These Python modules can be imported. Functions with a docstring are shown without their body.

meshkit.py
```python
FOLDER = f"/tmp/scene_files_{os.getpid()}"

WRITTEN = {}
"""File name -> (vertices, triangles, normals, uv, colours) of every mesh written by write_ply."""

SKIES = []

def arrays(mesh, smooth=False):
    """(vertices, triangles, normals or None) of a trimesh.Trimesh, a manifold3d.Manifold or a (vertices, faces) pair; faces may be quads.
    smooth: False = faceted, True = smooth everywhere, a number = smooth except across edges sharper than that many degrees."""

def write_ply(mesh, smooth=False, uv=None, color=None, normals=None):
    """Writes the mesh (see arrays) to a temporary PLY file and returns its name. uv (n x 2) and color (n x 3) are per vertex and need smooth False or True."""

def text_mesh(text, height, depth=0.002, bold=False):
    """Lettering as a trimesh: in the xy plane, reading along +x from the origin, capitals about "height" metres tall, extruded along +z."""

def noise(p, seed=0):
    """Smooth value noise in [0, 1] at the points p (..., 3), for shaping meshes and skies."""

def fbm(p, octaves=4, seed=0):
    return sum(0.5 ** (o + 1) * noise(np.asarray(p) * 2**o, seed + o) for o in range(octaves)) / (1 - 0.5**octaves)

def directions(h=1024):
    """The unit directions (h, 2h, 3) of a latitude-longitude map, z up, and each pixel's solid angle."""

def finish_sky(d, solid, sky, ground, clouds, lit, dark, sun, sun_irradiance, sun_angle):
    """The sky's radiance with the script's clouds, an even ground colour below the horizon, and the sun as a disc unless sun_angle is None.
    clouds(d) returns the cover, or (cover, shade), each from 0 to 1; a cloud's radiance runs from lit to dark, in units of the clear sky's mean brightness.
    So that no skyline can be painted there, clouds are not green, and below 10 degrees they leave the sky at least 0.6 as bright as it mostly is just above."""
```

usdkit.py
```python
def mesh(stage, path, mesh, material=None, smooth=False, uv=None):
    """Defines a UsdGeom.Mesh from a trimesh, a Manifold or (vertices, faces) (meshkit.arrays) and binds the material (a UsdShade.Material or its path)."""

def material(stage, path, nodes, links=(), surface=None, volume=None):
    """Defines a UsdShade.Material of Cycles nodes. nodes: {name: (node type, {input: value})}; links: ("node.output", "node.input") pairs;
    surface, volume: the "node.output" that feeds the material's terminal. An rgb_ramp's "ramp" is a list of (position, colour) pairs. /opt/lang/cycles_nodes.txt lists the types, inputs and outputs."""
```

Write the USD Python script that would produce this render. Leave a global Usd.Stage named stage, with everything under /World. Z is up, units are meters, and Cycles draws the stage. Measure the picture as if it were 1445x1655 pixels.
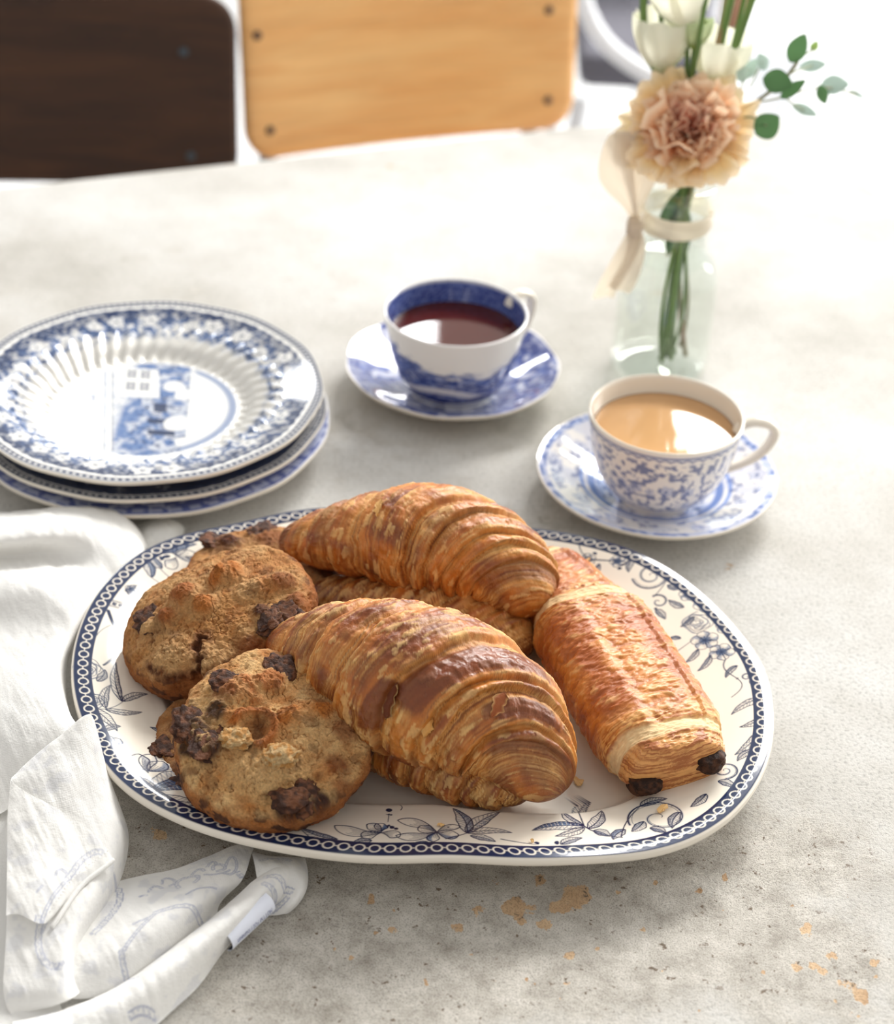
import math, random
import numpy as np
from scipy.spatial import cKDTree
from scipy.interpolate import CubicSpline, PchipInterpolator, RectBivariateSpline
import trimesh
import usdkit
from meshkit import noise, fbm, text_mesh
from pxr import Gf, Sdf, Usd, UsdGeom, UsdLux, UsdShade, Vt

random.seed(4)
stage = Usd.Stage.CreateInMemory()
UsdGeom.SetStageUpAxis(stage, "Z")
UsdGeom.SetStageMetersPerUnit(stage, 1.0)
UsdGeom.Xform.Define(stage, "/World")
PI = math.pi
TZ = 0.75                                  # table top

# ------------------------------------------------------------------ camera, sky, daylight, exposure
FPX = 3000.0
cam = UsdGeom.Camera.Define(stage, "/World/camera")
pitch, roll = math.radians(34.3), math.radians(3.0)
Rv, Fv, Uv = np.array([1., 0, 0]), np.array([0, math.cos(pitch), -math.sin(pitch)]), np.array([0, math.sin(pitch), math.cos(pitch)])
right, up = Rv * math.cos(roll) + Uv * math.sin(roll), Uv * math.cos(roll) - Rv * math.sin(roll)
cam.AddTransformOp().Set(Gf.Matrix4d(*[float(x) for row in ((*right, 0), (*up, 0), (*(-Fv), 0), (0, 0, 1.365, 1)) for x in row]))
cam.CreateHorizontalApertureAttr(36.0)
cam.CreateVerticalApertureAttr(36.0 * 1655 / 1445)
cam.CreateFocalLengthAttr(FPX / 1445 * 36)
cam.CreateClippingRangeAttr(Gf.Vec2f(0.05, 60))
cam.CreateFStopAttr(7.6)
cam.CreateFocusDistanceAttr(0.872)
cam.CreateExposureAttr(0.78)

dome = UsdLux.DomeLight.Define(stage, "/World/sky")
dome.CreateColorAttr(Gf.Vec3f(1.0, 0.975, 0.945))
dome.CreateIntensityAttr(0.125)

def rect_light(name, centre, look, w, h, power, color):
    l = UsdLux.RectLight.Define(stage, "/World/" + name)
    z = -np.asarray(look, float); z /= np.linalg.norm(z)
    x = np.cross([0, 0, 1.0], z); x /= np.linalg.norm(x); y = np.cross(z, x)
    l.AddTransformOp().Set(Gf.Matrix4d(*[float(q) for row in ((*x, 0), (*y, 0), (*z, 0), (*centre, 1)) for q in row]))
    l.CreateWidthAttr(w); l.CreateHeightAttr(h); l.CreateIntensityAttr(power); l.CreateColorAttr(Gf.Vec3f(*color))
    return l
# daylight standing in the two window openings of the back wall
WY = 4.3
WIN = [(-1.50, -1.0, 2.50, 2.95), (-0.34, -0.06, 2.54, 2.95), (0.60, 2.5, 2.74, 4.2)]
for (x0, x1, z0, z1), nm, pw, cl in zip(WIN, ("daylight_left", "daylight_middle", "daylight_right"), (22.0, 19.0, 24.5), ((0.97, 0.985, 1.0), (0.98, 0.99, 1.0), (1.0, 0.985, 0.955))):
    rect_light(nm, ((x0 + x1) / 2, WY, (z0 + z1) / 2), (0, -1, 0), x1 - x0, z1 - z0, pw, cl)
# and in the tall window of the right hand wall
SIDE = (2.2, 3.5, 1.0, 2.55)
rect_light("daylight_side", (2.62, (SIDE[0] + SIDE[1]) / 2, (SIDE[2] + SIDE[3]) / 2), (-1, 0, 0), SIDE[1] - SIDE[0], SIDE[3] - SIDE[2], 8.0, (1.0, 0.99, 0.97))

# ------------------------------------------------------------------ helpers
used = {}
def numbered(parent, name):
    k = (str(parent), name); n = used.get(k, 0); used[k] = n + 1
    return f"{parent}/{name}" + (f"_{n:03d}" if n else "")

def tag(prim, label=None, cat=None, group=None, kind=None):
    for k, v in (("label", label), ("category", cat), ("group", group), ("kind", kind)):
        if v: prim.SetCustomDataByKey(k, v)
    return prim

def thing(name, label=None, cat=None, loc=(0, 0, 0), rotz=0.0, group=None, kind=None):
    x = UsdGeom.Xform.Define(stage, numbered("/World", name))
    x.AddTranslateOp().Set(Gf.Vec3d(*map(float, loc)))
    if rotz: x.AddRotateZOp().Set(float(rotz))
    return tag(x.GetPrim(), label, cat, group, kind)

def srgb(*c):
    c = np.array(c, float) / 255
    return np.where(c < .04045, c / 12.92, ((c + .055) / 1.055) ** 2.4)

def grid_faces(nu, nv, wu=False, wv=False, flip=False):
    i, j = np.meshgrid(np.arange(nu if wu else nu - 1), np.arange(nv if wv else nv - 1), indexing="ij")
    a, b = i * nv + j, ((i + 1) % nu) * nv + j
    c, d = ((i + 1) % nu) * nv + (j + 1) % nv, i * nv + (j + 1) % nv
    q = np.stack([a, b, c, d], -1).reshape(-1, 4)
    if flip: q = q[:, ::-1]
    return np.vstack([q[:, [0, 1, 2]], q[:, [0, 2, 3]]])

def vnormals(v, f):
    key = np.unique(np.round(v * 2e5).astype(np.int64), axis=0, return_inverse=True)[1].ravel()
    fn = np.cross(v[f[:, 1]] - v[f[:, 0]], v[f[:, 2]] - v[f[:, 0]])
    n = np.zeros((key.max() + 1, 3))
    for k in range(3):
        for c in range(3): n[:, c] += np.bincount(key[f[:, k]], fn[:, c], len(n))
    n = n[key]; l = np.linalg.norm(n, axis=1, keepdims=True)
    return np.where(l > 1e-20, n / np.maximum(l, 1e-20), [0, 0, 1.0])

def put(parent, name, v, f, mat, smooth=True, label=None, kind=None, **attrs):
    """One Mesh prim under parent (a prim or a path); attrs are per-vertex primvars."""
    parent = parent.GetPath() if hasattr(parent, "GetPath") else parent
    v = np.asarray(v, float).reshape(-1, 3)
    m = UsdGeom.Mesh.Define(stage, numbered(parent, name))
    m.CreatePointsAttr(Vt.Vec3fArray.FromNumpy(v.astype(np.float32)))
    m.CreateFaceVertexCountsAttr(Vt.IntArray.FromNumpy(np.full(len(f), 3, np.int32)))
    m.CreateFaceVertexIndicesAttr(Vt.IntArray.FromNumpy(np.ascontiguousarray(f, np.int32).ravel()))
    m.CreateSubdivisionSchemeAttr("none")
    if smooth:
        m.CreateNormalsAttr(Vt.Vec3fArray.FromNumpy(vnormals(v, f).astype(np.float32))); m.SetNormalsInterpolation("vertex")
    api = UsdGeom.PrimvarsAPI(m)
    for k, a in attrs.items():
        a = np.asarray(a, np.float32)
        if a.ndim == 2: api.CreatePrimvar(k, Sdf.ValueTypeNames.Color3fArray, "vertex").Set(Vt.Vec3fArray.FromNumpy(np.ascontiguousarray(a)))
        else: api.CreatePrimvar(k, Sdf.ValueTypeNames.FloatArray, "vertex").Set(Vt.FloatArray.FromNumpy(np.ascontiguousarray(a)))
    UsdShade.MaterialBindingAPI.Apply(m.GetPrim()).Bind(mat)
    return tag(m.GetPrim(), label, kind=kind)

def put_tm(parent, name, tm, mat, smooth=30, label=None, kind=None):
    parent = parent.GetPath() if hasattr(parent, "GetPath") else parent
    m = usdkit.mesh(stage, numbered(parent, name), tm, mat, smooth=smooth)
    return tag(m.GetPrim(), label, kind=kind)

def material(name, nodes, links, surface="p.BSDF", volume=None):
    return usdkit.material(stage, "/World/Looks/" + name, nodes, links, surface=surface, volume=volume)

def plain(name, col, rough=.5, **kw):
    return material(name, {"p": ("principled_bsdf", {"base_color": tuple(col), "roughness": rough, **kw})}, [])

def smoothstep(a, b, x):
    t = np.clip((x - a) / (b - a), 0, 1); return t * t * (3 - 2 * t)

def mixc(a, b, t):
    t = np.clip(t, 0, 1)[..., None]; return np.asarray(a) * (1 - t) + np.asarray(b) * t

def tube(pts, rad, n=8, closed_ends=True):
    pts = np.asarray(pts, float); rad = np.broadcast_to(rad, len(pts)).astype(float)
    t = np.gradient(pts, axis=0); t /= np.maximum(np.linalg.norm(t, axis=1, keepdims=True), 1e-12)
    ref = np.array([0, 0, 1.0]) if abs(t[0, 2]) < .9 else np.array([1.0, 0, 0])
    a = np.cross(t[0], ref); a /= np.linalg.norm(a); A = []
    for k in range(len(pts)):
        a = a - t[k] * (a @ t[k]); a /= np.linalg.norm(a); A.append(a)
    A = np.array(A); B = np.cross(t, A)
    th = np.linspace(0, 2 * PI, n, endpoint=False)
    P = pts[:, None] + rad[:, None, None] * (A[:, None] * np.cos(th)[None, :, None] + B[:, None] * np.sin(th)[None, :, None])
    f = grid_faces(len(pts), n, wv=True)
    v = P.reshape(-1, 3)
    if closed_ends:
        o = len(v); v = np.vstack([v, pts[:1], pts[-1:]]); k = np.arange(n)
        e = (len(pts) - 1) * n
        f = np.vstack([f, np.stack([np.full(n, o), k, (k + 1) % n], 1), np.stack([np.full(n, o + 1), e + (k + 1) % n, e + k], 1)])
    return v, f

def join(parts):
    V, F, o = [], [], 0
    for v, f in parts: V.append(np.asarray(v)); F.append(np.asarray(f) + o); o += len(v)
    return np.vstack(V), np.vstack(F)

def spline(pts, n):
    pts = np.asarray(pts, float); d = np.r_[0, np.cumsum(np.linalg.norm(np.diff(pts, axis=0), axis=1))]
    return CubicSpline(d / d[-1], pts)(np.linspace(0, 1, n))

def lathe(prof, n=96, wav=None):
    prof = np.asarray(prof, float); th = np.linspace(0, 2 * PI, n, endpoint=False)
    P = np.stack([prof[:, None, 0] * np.cos(th), prof[:, None, 0] * np.sin(th), np.broadcast_to(prof[:, None, 1], (len(prof), n))], -1)
    return P, grid_faces(len(prof), n, wv=True, flip=True)

def box(lo, hi, bev=0.0):
    lo, hi = np.asarray(lo, float), np.asarray(hi, float)
    if bev <= 0:
        m = trimesh.creation.box(hi - lo); m.apply_translation((lo + hi) / 2); return np.array(m.vertices), np.array(m.faces)
    import manifold3d as m3
    b = min(bev, (hi - lo).min() / 2.01)
    s = m3.Manifold.sphere(b, 8)
    m = m3.Manifold.batch_hull([s.translate([x, y, z]) for x in (lo[0] + b, hi[0] - b) for y in (lo[1] + b, hi[1] - b) for z in (lo[2] + b, hi[2] - b)]).to_mesh()
    return np.array(m.vert_properties[:, :3]), np.array(m.tri_verts)

def rotz(a):
    c, s = math.cos(a), math.sin(a); return np.array([[c, -s, 0], [s, c, 0], [0, 0, 1.0]])
def rotx(a):
    c, s = math.cos(a), math.sin(a); return np.array([[1.0, 0, 0], [0, c, -s], [0, s, c]])

# attribute-coloured material: vertex colour times grain, with fine relief
def grained(name, rough=.5, scale=400, bump=.3, dist=.0006, tint=.25, spec=.5, rough_attr=None, sss=0.0, scale2=90, extra=None):
    nodes = {"c": ("attribute", {"attribute": "col"}), "tc": ("texture_coordinate", {}),
             "n": ("noise_texture", {"scale": float(scale), "detail": 4.0, "roughness": .65}),
             "n2": ("noise_texture", {"scale": float(scale2), "detail": 3.0, "roughness": .6}),
             "r": ("rgb_ramp", {"ramp": [(.3, (1 - tint,) * 3), (.7, (1 + 0 * tint,) * 3)]}),
             "m": ("mix_color", {"blend_type": "multiply", "fac": 1.0}),
             "ad": ("math", {"math_type": "multiply_add", "value2": .6}),
             "b": ("bump", {"strength": bump, "distance": dist}),
             "p": ("principled_bsdf", {"roughness": rough, "specular_ior_level": spec, **(extra or {})})}
    links = [("tc.object", "n.vector"), ("tc.object", "n2.vector"), ("n2.fac", "r.fac"), ("c.color", "m.a"), ("r.color", "m.b"), ("m.result", "p.base_color"),
             ("n2.fac", "ad.value1"), ("n.fac", "ad.value3"), ("ad.value", "b.height"), ("b.normal", "p.normal")]
    if sss: nodes["p"][1].update(subsurface_weight=sss, subsurface_scale=.004, subsurface_radius=(1., .5, .25))
    if rough_attr:
        nodes["ra"] = ("attribute", {"attribute": rough_attr}); links.append(("ra.fac", "p.roughness"))
    return material(name, nodes, links)

# ------------------------------------------------------------------ the setting
m_floor = material("floor_paint", {"tc": ("texture_coordinate", {}), "n": ("noise_texture", {"scale": 3.0, "detail": 5.0}), "r": ("rgb_ramp", {"ramp": [(.3, srgb(226, 228, 230)), (.7, srgb(240, 241, 243))]}), "p": ("principled_bsdf", {"roughness": .35})},
                   [("tc.object", "n.vector"), ("n.fac", "r.fac"), ("r.color", "p.base_color")])
fl = thing("floor", kind="structure")
rng = np.random.default_rng(5)
xb = np.arange(-3.0, 3.01, .14)
for k, x in enumerate(xb[:-1]):
    put(fl, "floor_board", *box((x + .002, -1.2, -.03), (x + .138, 4.28, rng.uniform(-.001, .0))), m_floor, smooth=False)
m_wall = plain("wall_paint", srgb(226, 226, 224), .8)
def wall_piece(x0, x1, z0, z1): return box((x0, WY + .01, z0), (x1, WY + .17, z1))
xs = [-3.2] + [x for w_ in WIN for x in w_[:2]] + [3.2]
pieces = [wall_piece(xs[k], xs[k + 1], 0, 4.4) for k in range(0, len(xs), 2)]
for x0, x1, z0, z1 in WIN: pieces += [wall_piece(x0, x1, 0, z0), wall_piece(x0, x1, z1, 4.4)]
wv, wf = join(pieces)
wall = thing("wall_back", kind="structure")
put(wall, "plaster", wv, wf, m_wall, smooth=False)
bb = thing("baseboard_back", kind="structure"); put(bb, "board", *box((-3.2, WY - .015, 0), (3.2, WY + .01, .14), .004), m_wall)
m_frame = plain("window_paint", srgb(235, 235, 233), .4)
for k, (x0, x1, z0, z1) in enumerate(WIN):
    w = thing(f"window_{k + 1}", kind="structure")
    for q in (box((x0, WY + .03, z0), (x0 + .05, WY + .11, z1)), box((x1 - .05, WY + .03, z0), (x1, WY + .11, z1)), box((x0, WY + .03, z0), (x1, WY + .11, z0 + .05)), box((x0, WY + .03, z1 - .05), (x1, WY + .11, z1))):
        put(w, "frame_bar", *q, m_frame, smooth=False)
wr_ = thing("wall_right", kind="structure")
wv, wf = join([box((2.63, -1.2, 0), (2.79, SIDE[0], 4.4)), box((2.63, SIDE[1], 0), (2.79, WY, 4.4)), box((2.63, SIDE[0], 0), (2.79, SIDE[1], SIDE[2])), box((2.63, SIDE[0], SIDE[3]), (2.79, SIDE[1], 4.4))])
put(wr_, "plaster", wv, wf, m_wall, smooth=False)
w = thing("window_4", kind="structure")
for q in (box((2.66, SIDE[0], SIDE[2]), (2.74, SIDE[0] + .05, SIDE[3])), box((2.66, SIDE[1] - .05, SIDE[2]), (2.74, SIDE[1], SIDE[3])), box((2.66, SIDE[0], SIDE[2]), (2.74, SIDE[1], SIDE[2] + .05)), box((2.66, SIDE[0], SIDE[3] - .05), (2.74, SIDE[1], SIDE[3]))): put(w, "frame_bar", *q, m_frame, smooth=False)
LEAVES = [(0.1452, 0.0718, 0.1511, 0.086, 0.0021, 0.6), (0.1637, 0.057, 0.171, 0.0479, 0.0021, 0.7), (0.1308, 0.0768, 0.1227, 0.0825, 0.0021, 0.5), (0.1455, 0.0402, 0.1393, 0.0289, 0.0017, 0.6), (0.1667, 0.0348, 0.1738, 0.0251, 0.0021, 0.7), (0.1361, 0.0696, 0.1298, 0.0625, 0.0017, 0.7), (0.1573, 0.0751, 0.1639, 0.0845, 0.0021, 0.5), (0.1507, 0.0932, 0.1457, 0.1019, 0.0021, 0.5), (0.1557, 0.083, 0.153, 0.0953, 0.0017, 0.7), (0.1391, 0.0452, 0.1329, 0.0358, 0.0017, 0.4), (0.1588, 0.0309, 0.1532, 0.0223, 0.0017, 0.7), (0.165, 0.0195, 0.1686, 0.0094, 0.0017, 0.5), (0.0945, 0.1173, 0.0891, 0.124, 0.0021, 0.6), (0.1022, 0.1129, 0.1003, 0.1027, 0.0021, 0.5), (0.0842, 0.1078, 0.0802, 0.1001, 0.0017, 0.6), (0.1253, 0.1114, 0.1322, 0.1069, 0.0024, 0.5), (0.1218, 0.0935, 0.1285, 0.0908, 0.0021, 0.6), (0.1163, 0.0758, 0.1215, 0.0685, 0.0021, 0.5), (0.1144, -0.0751, 0.1263, -0.0692, 0.0028, 0.6), (0.1323, -0.0803, 0.1289, -0.0932, 0.0028, 0.6), (0.116, -0.0881, 0.1107, -0.0971, 0.0028, 0.5), (0.119, -0.0936, 0.1262, -0.0969, 0.0024, 0.7), (0.1078, -0.0956, 0.1026, -0.1049, 0.0028, 0.8), (0.0794, -0.1128, 0.0887, -0.1057, 0.0024, 0.6), (0.0201, -0.1214, 0.0122, -0.1251, 0.0024, 0.8), (-0.0047, -0.1241, -0.0125, -0.1277, 0.0024, 0.5), (0.0388, -0.1134, 0.0503, -0.1162, 0.0024, 0.5), (-0.0306, -0.1285, -0.0371, -0.1312, 0.0021, 0.7), (-0.1205, -0.0998, -0.1275, -0.0902, 0.0028, 0.6), (-0.1166, -0.1033, -0.1065, -0.1141, 0.0031, 0.8), (-0.1413, -0.0728, -0.1353, -0.0672, 0.0021, 0.3), (-0.155, -0.0379, -0.154, -0.028, 0.0024, 0.4), (-0.1695, 0.0151, -0.166, 0.0238, 0.0017, 0.5), (-0.1334, 0.0965, -0.1282, 0.1072, 0.0028, 0.6), (-0.141, 0.0849, -0.1483, 0.0937, 0.0028, 0.5), (-0.1478, 0.0604, -0.1554, 0.0676, 0.0028, 0.7), (-0.1067, 0.1016, -0.1044, 0.1154, 0.0028, 0.6), (-0.1218, 0.0915, -0.1097, 0.0914, 0.0028, 0.5), (0.1441, -0.0665, 0.1371, -0.0762, 0.0024, 0.5), (0.1498, -0.057, 0.1571, -0.0621, 0.0024, 0.4), (0.166, -0.0344, 0.1586, -0.0424, 0.0021, 0.4), (-0.1401, -0.0476, -0.1506, -0.02, 0.0024, 0.5), (-0.1395, -0.0475, -0.1303, -0.0368, 0.0024, 0.3), (-0.1455, -0.057, -0.1291, -0.0518, 0.0021, 0.2), (-0.1525, -0.0583, -0.1357, -0.0713, 0.0028, 0.1), (-0.1455, -0.0561, -0.1483, -0.0381, 0.0024, 0.4), (-0.1146, -0.0644, -0.1223, -0.0617, 0.0014, 0.7), (-0.1129, -0.0686, -0.1177, -0.0686, 0.001, 0.7), (-0.1042, -0.0805, -0.1098, -0.0748, 0.0017, 0.7), (-0.104, -0.0826, -0.1115, -0.0822, 0.0017, 0.5), (-0.1092, -0.1092, -0.0921, -0.0875, 0.0059, 0.9), (-0.1067, -0.11, -0.0833, -0.0984, 0.0038, 0.9), (-0.1059, -0.1132, -0.0802, -0.112, 0.0038, 0.15), (-0.083, -0.1255, -0.0613, -0.1153, 0.0028, 1.0), (-0.0199, -0.1259, -0.0381, -0.1202, 0.0028, 0.8), (0.0369, -0.1114, 0.0283, -0.0904, 0.0038, 0.8), (0.0369, -0.1114, 0.05, -0.0883, 0.0038, 0.6), (0.0369, -0.1114, 0.0569, -0.1067, 0.0028, 0.3), (0.0891, -0.0947, 0.0659, -0.1028, 0.0038, 0.9), (0.0892, -0.0959, 0.0766, -0.1062, 0.0028, 0.3), (0.0891, -0.0947, 0.0782, -0.0817, 0.0024, 0.6), (0.0909, -0.0965, 0.0965, -0.0798, 0.0034, 0.5), (0.0938, -0.098, 0.1011, -0.1024, 0.0031, 0.6), (0.0856, -0.0809, 0.092, -0.0627, 0.0031, 0.4), (0.1729, 0.0053, 0.156, -0.0067, 0.0024, 0.3), (0.1707, -0.0186, 0.1574, -0.0377, 0.0028, 0.4), (0.1714, -0.0092, 0.1599, -0.0168, 0.0021, 0.15), (0.1736, 0.0113, 0.1656, 0.0142, 0.0017, 0.8), (-0.116, 0.095, -0.102, 0.1109, 0.0048, 0.8), (-0.116, 0.095, -0.1155, 0.1133, 0.0031, 0.5), (-0.1512, 0.0513, -0.1604, 0.0655, 0.0031, 0.9), (-0.1274, 0.0857, -0.1207, 0.105, 0.0045, 0.8), (-0.1506, 0.0714, -0.1346, 0.0843, 0.0034, 0.9), (0.1573, 0.0475, 0.1667, 0.0374, 0.0021, 0.8), (0.1541, 0.0584, 0.1637, 0.0497, 0.0024, 0.7), (0.127, 0.043, 0.1177, 0.0351, 0.0017, 0.6), (0.13, 0.054, 0.1241, 0.054, 0.0014, 0.7), (-0.1604, 0.0357, -0.1564, 0.0419, 0.0014, 0.4), (-0.1604, 0.0357, -0.1545, 0.0297, 0.0014, 0.4)]
PETALS = [(-0.0013, -0.1171, -0.0229, -0.1152, 0.0038, 0.1), (-0.0013, -0.1171, -0.0088, -0.1112, 0.0031, 0.3), (-0.0013, -0.1171, 0.0072, -0.1192, 0.0031, 0.05), (-0.0013, -0.1171, -0.0092, -0.1224, 0.0031, 0.1), (-0.0014, -0.1163, -0.0014, -0.1091, 0.0031, 0.9), (0.0235, -0.1129, 0.0045, -0.1052, 0.0034, 0.1), (0.0235, -0.1129, 0.0155, -0.1082, 0.0034, 0.5), (0.0235, -0.1129, 0.0334, -0.1136, 0.0034, 0.7), (0.0235, -0.1129, 0.0056, -0.1183, 0.0031, 0.2), (0.0235, -0.1129, 0.0229, -0.1209, 0.0028, 0.9), (0.0235, -0.1129, 0.0334, -0.1063, 0.0024, 0.2), (-0.1434, 0.0727, -0.1528, 0.0797, 0.0045, 0.1), (-0.1434, 0.0727, -0.141, 0.0849, 0.0045, 0.1), (-0.1434, 0.0727, -0.133, 0.0776, 0.0041, 0.3), (-0.143, 0.0711, -0.1463, 0.0624, 0.0038, 0.2), (-0.1382, 0.0737, -0.1251, 0.0762, 0.0038, 0.1), (-0.114, -0.0965, -0.1215, -0.0848, 0.0048, 0.4), (-0.114, -0.0965, -0.1103, -0.0859, 0.0045, 0.6), (-0.1137, -0.0977, -0.1153, -0.0824, 0.0041, 0.2), (-0.1334, -0.0829, -0.141, -0.0794, 0.0034, 0.1), (-0.1334, -0.0829, -0.1326, -0.077, 0.0028, 0.6), (-0.1268, 0.0906, -0.1353, 0.0973, 0.0041, 0.6), (-0.1268, 0.0906, -0.1234, 0.0984, 0.0034, 0.5)]
BLOSSOMS = [(0.1326, 0.086, 0.0049, 0.3), (0.1422, 0.0789, 0.0068, 0.9), (0.1531, 0.0614, 0.0058, 0.2), (0.1425, 0.0516, 0.0074, 0.5), (0.1509, 0.0422, 0.0068, 1.1), (0.1605, 0.0491, 0.0043, 0.0), (0.0779, 0.1107, 0.0043, 0.4), (0.0939, 0.1102, 0.0046, 0.6), (-0.1583, 0.0377, 0.0037, 0.2), (0.1243, 0.0477, 0.0031, 0.4)]
ROSES = [(-0.1622, -0.0314, 0.008), (-0.1526, -0.0527, 0.0058), (0.1385, 0.0652, 0.0074), (0.1237, 0.1082, 0.0055)]
SCROLLS = [(0.1233, -0.0847, 0.0142, 1.5, 3.6, -1), (0.1527, -0.0491, 0.0062, 1.7, -1.5, 1), (0.1125, 0.1003, 0.0095, 1.9, 3.4, 1), (0.1175, 0.0815, 0.0049, 1.2, 2.2, -1), (0.0911, 0.1238, 0.008, 1.1, 2.6, 1), (0.1635, 0.0217, 0.0031, 1.2, 0, 1), (-0.1703, 0.0534, 0.0031, 1.2, 2, 1)]
STEMS = [([(-0.1647, 0.0165), (-0.1595, 0.0075), (-0.1546, -0.002), (-0.1526, -0.0128), (-0.1555, -0.0248)], 0.0009), ([(-0.1539, -0.0034), (-0.1514, 0.0027), (-0.1489, 0.0068)], 0.0006), ([(-0.1595, 0.0075), (-0.1581, 0.013)], 0.0004), ([(-0.1559, -0.0593), (-0.1455, -0.057), (-0.1395, -0.0475)], 0.00025), ([(-0.104, -0.0813), (-0.1032, -0.0882), (-0.1077, -0.0924)], 0.0002), ([(-0.0557, -0.1229), (-0.0504, -0.1171)], 0.00025), ([(-0.057, -0.1211), (-0.0515, -0.1161)], 0.0002), ([(0.0281, -0.1177), (0.0333, -0.1144), (0.0369, -0.1114)], 0.0004), ([(-0.0002, -0.1003), (0.0003, -0.1072)], 0.0002), ([(0.0046, -0.0961), (0.0048, -0.0932), (0.003, -0.091)], 0.0002), ([(0.0525, -0.1135), (0.0599, -0.1146), (0.0684, -0.1151)], 0.0003), ([(0.0891, -0.0947), (0.0982, -0.1012), (0.1067, -0.1026)], 0.0004), ([(0.0891, -0.0947), (0.0867, -0.0849), (0.0855, -0.08)], 0.00035), ([(0.1062, -0.1027), (0.1081, -0.0894), (0.1144, -0.0751)], 0.0003), ([(0.1531, 0.0364), (0.155, 0.0252), (0.1588, 0.0209), (0.156, 0.0067)], 0.0003), ([(0.1509, 0.0422), (0.1531, 0.0364)], 0.00035), ([(0.1326, 0.086), (0.1422, 0.0789), (0.1508, 0.0685), (0.1557, 0.0561)], 0.00025), ([(0.0961, 0.1071), (0.1065, 0.1155), (0.1152, 0.1224)], 0.0006), ([(0.0718, 0.125), (0.0734, 0.1163), (0.0779, 0.1107)], 0.00035), ([(0.0779, 0.1107), (0.0939, 0.1102)], 0.0005), ([(0.1152, 0.1224), (0.1219, 0.1136), (0.1207, 0.0961), (0.1144, 0.0848)], 0.0003), ([(-0.1512, 0.0513), (-0.1354, 0.0486), (-0.1271, 0.053)], 0.0002), ([(-0.1491, 0.0602), (-0.1335, 0.0546), (-0.1258, 0.0645)], 0.0002), ([(-0.1646, -0.0099), (-0.1645, -0.0023), (-0.1605, 0.0062)], 0.0002), ([(0.1636, 0.0393), (0.1714, 0.0331)], 0.0003), ([(0.1177, 0.0351), (0.127, 0.043), (0.1364, 0.0526)], 0.00025)]
DOTS = [(-0.0007, -0.0971, 0.00185), (-0.0001, -0.1011, 0.00185), (0.0686, -0.1139, 0.00154), (0.0779, -0.1119, 0.00185), (0.0027, -0.1116, 0.00154), (0.0005, -0.1108, 0.00185), (0.0048, -0.1125, 0.00123), (0.0261, -0.1068, 0.00123), (0.0279, -0.1077, 0.00092), (0.0246, -0.1062, 0.00092), (0.1588, 0.0209, 0.00092), (0.1557, 0.0278, 0.00092), (-0.1496, 0.0675, 0.00277), (-0.1476, 0.0702, 0.00246), (0.1422, 0.0789, 0.00185), (0.1425, 0.0516, 0.00185), (0.1531, 0.0614, 0.00154), (0.1176, 0.0788, 0.00154), (0.1163, 0.0763, 0.00123), (0.1606, 0.0703, 0.00154), (0.162, 0.0365, 0.00123), (0.081, 0.1148, 0.00154), (0.076, 0.1139, 0.00154), (0.0951, 0.1057, 0.00185)]
BANDED = [(-0.1693, 0.0226), (-0.1586, 0.023), (-0.1448, 0.0207)]
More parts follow.
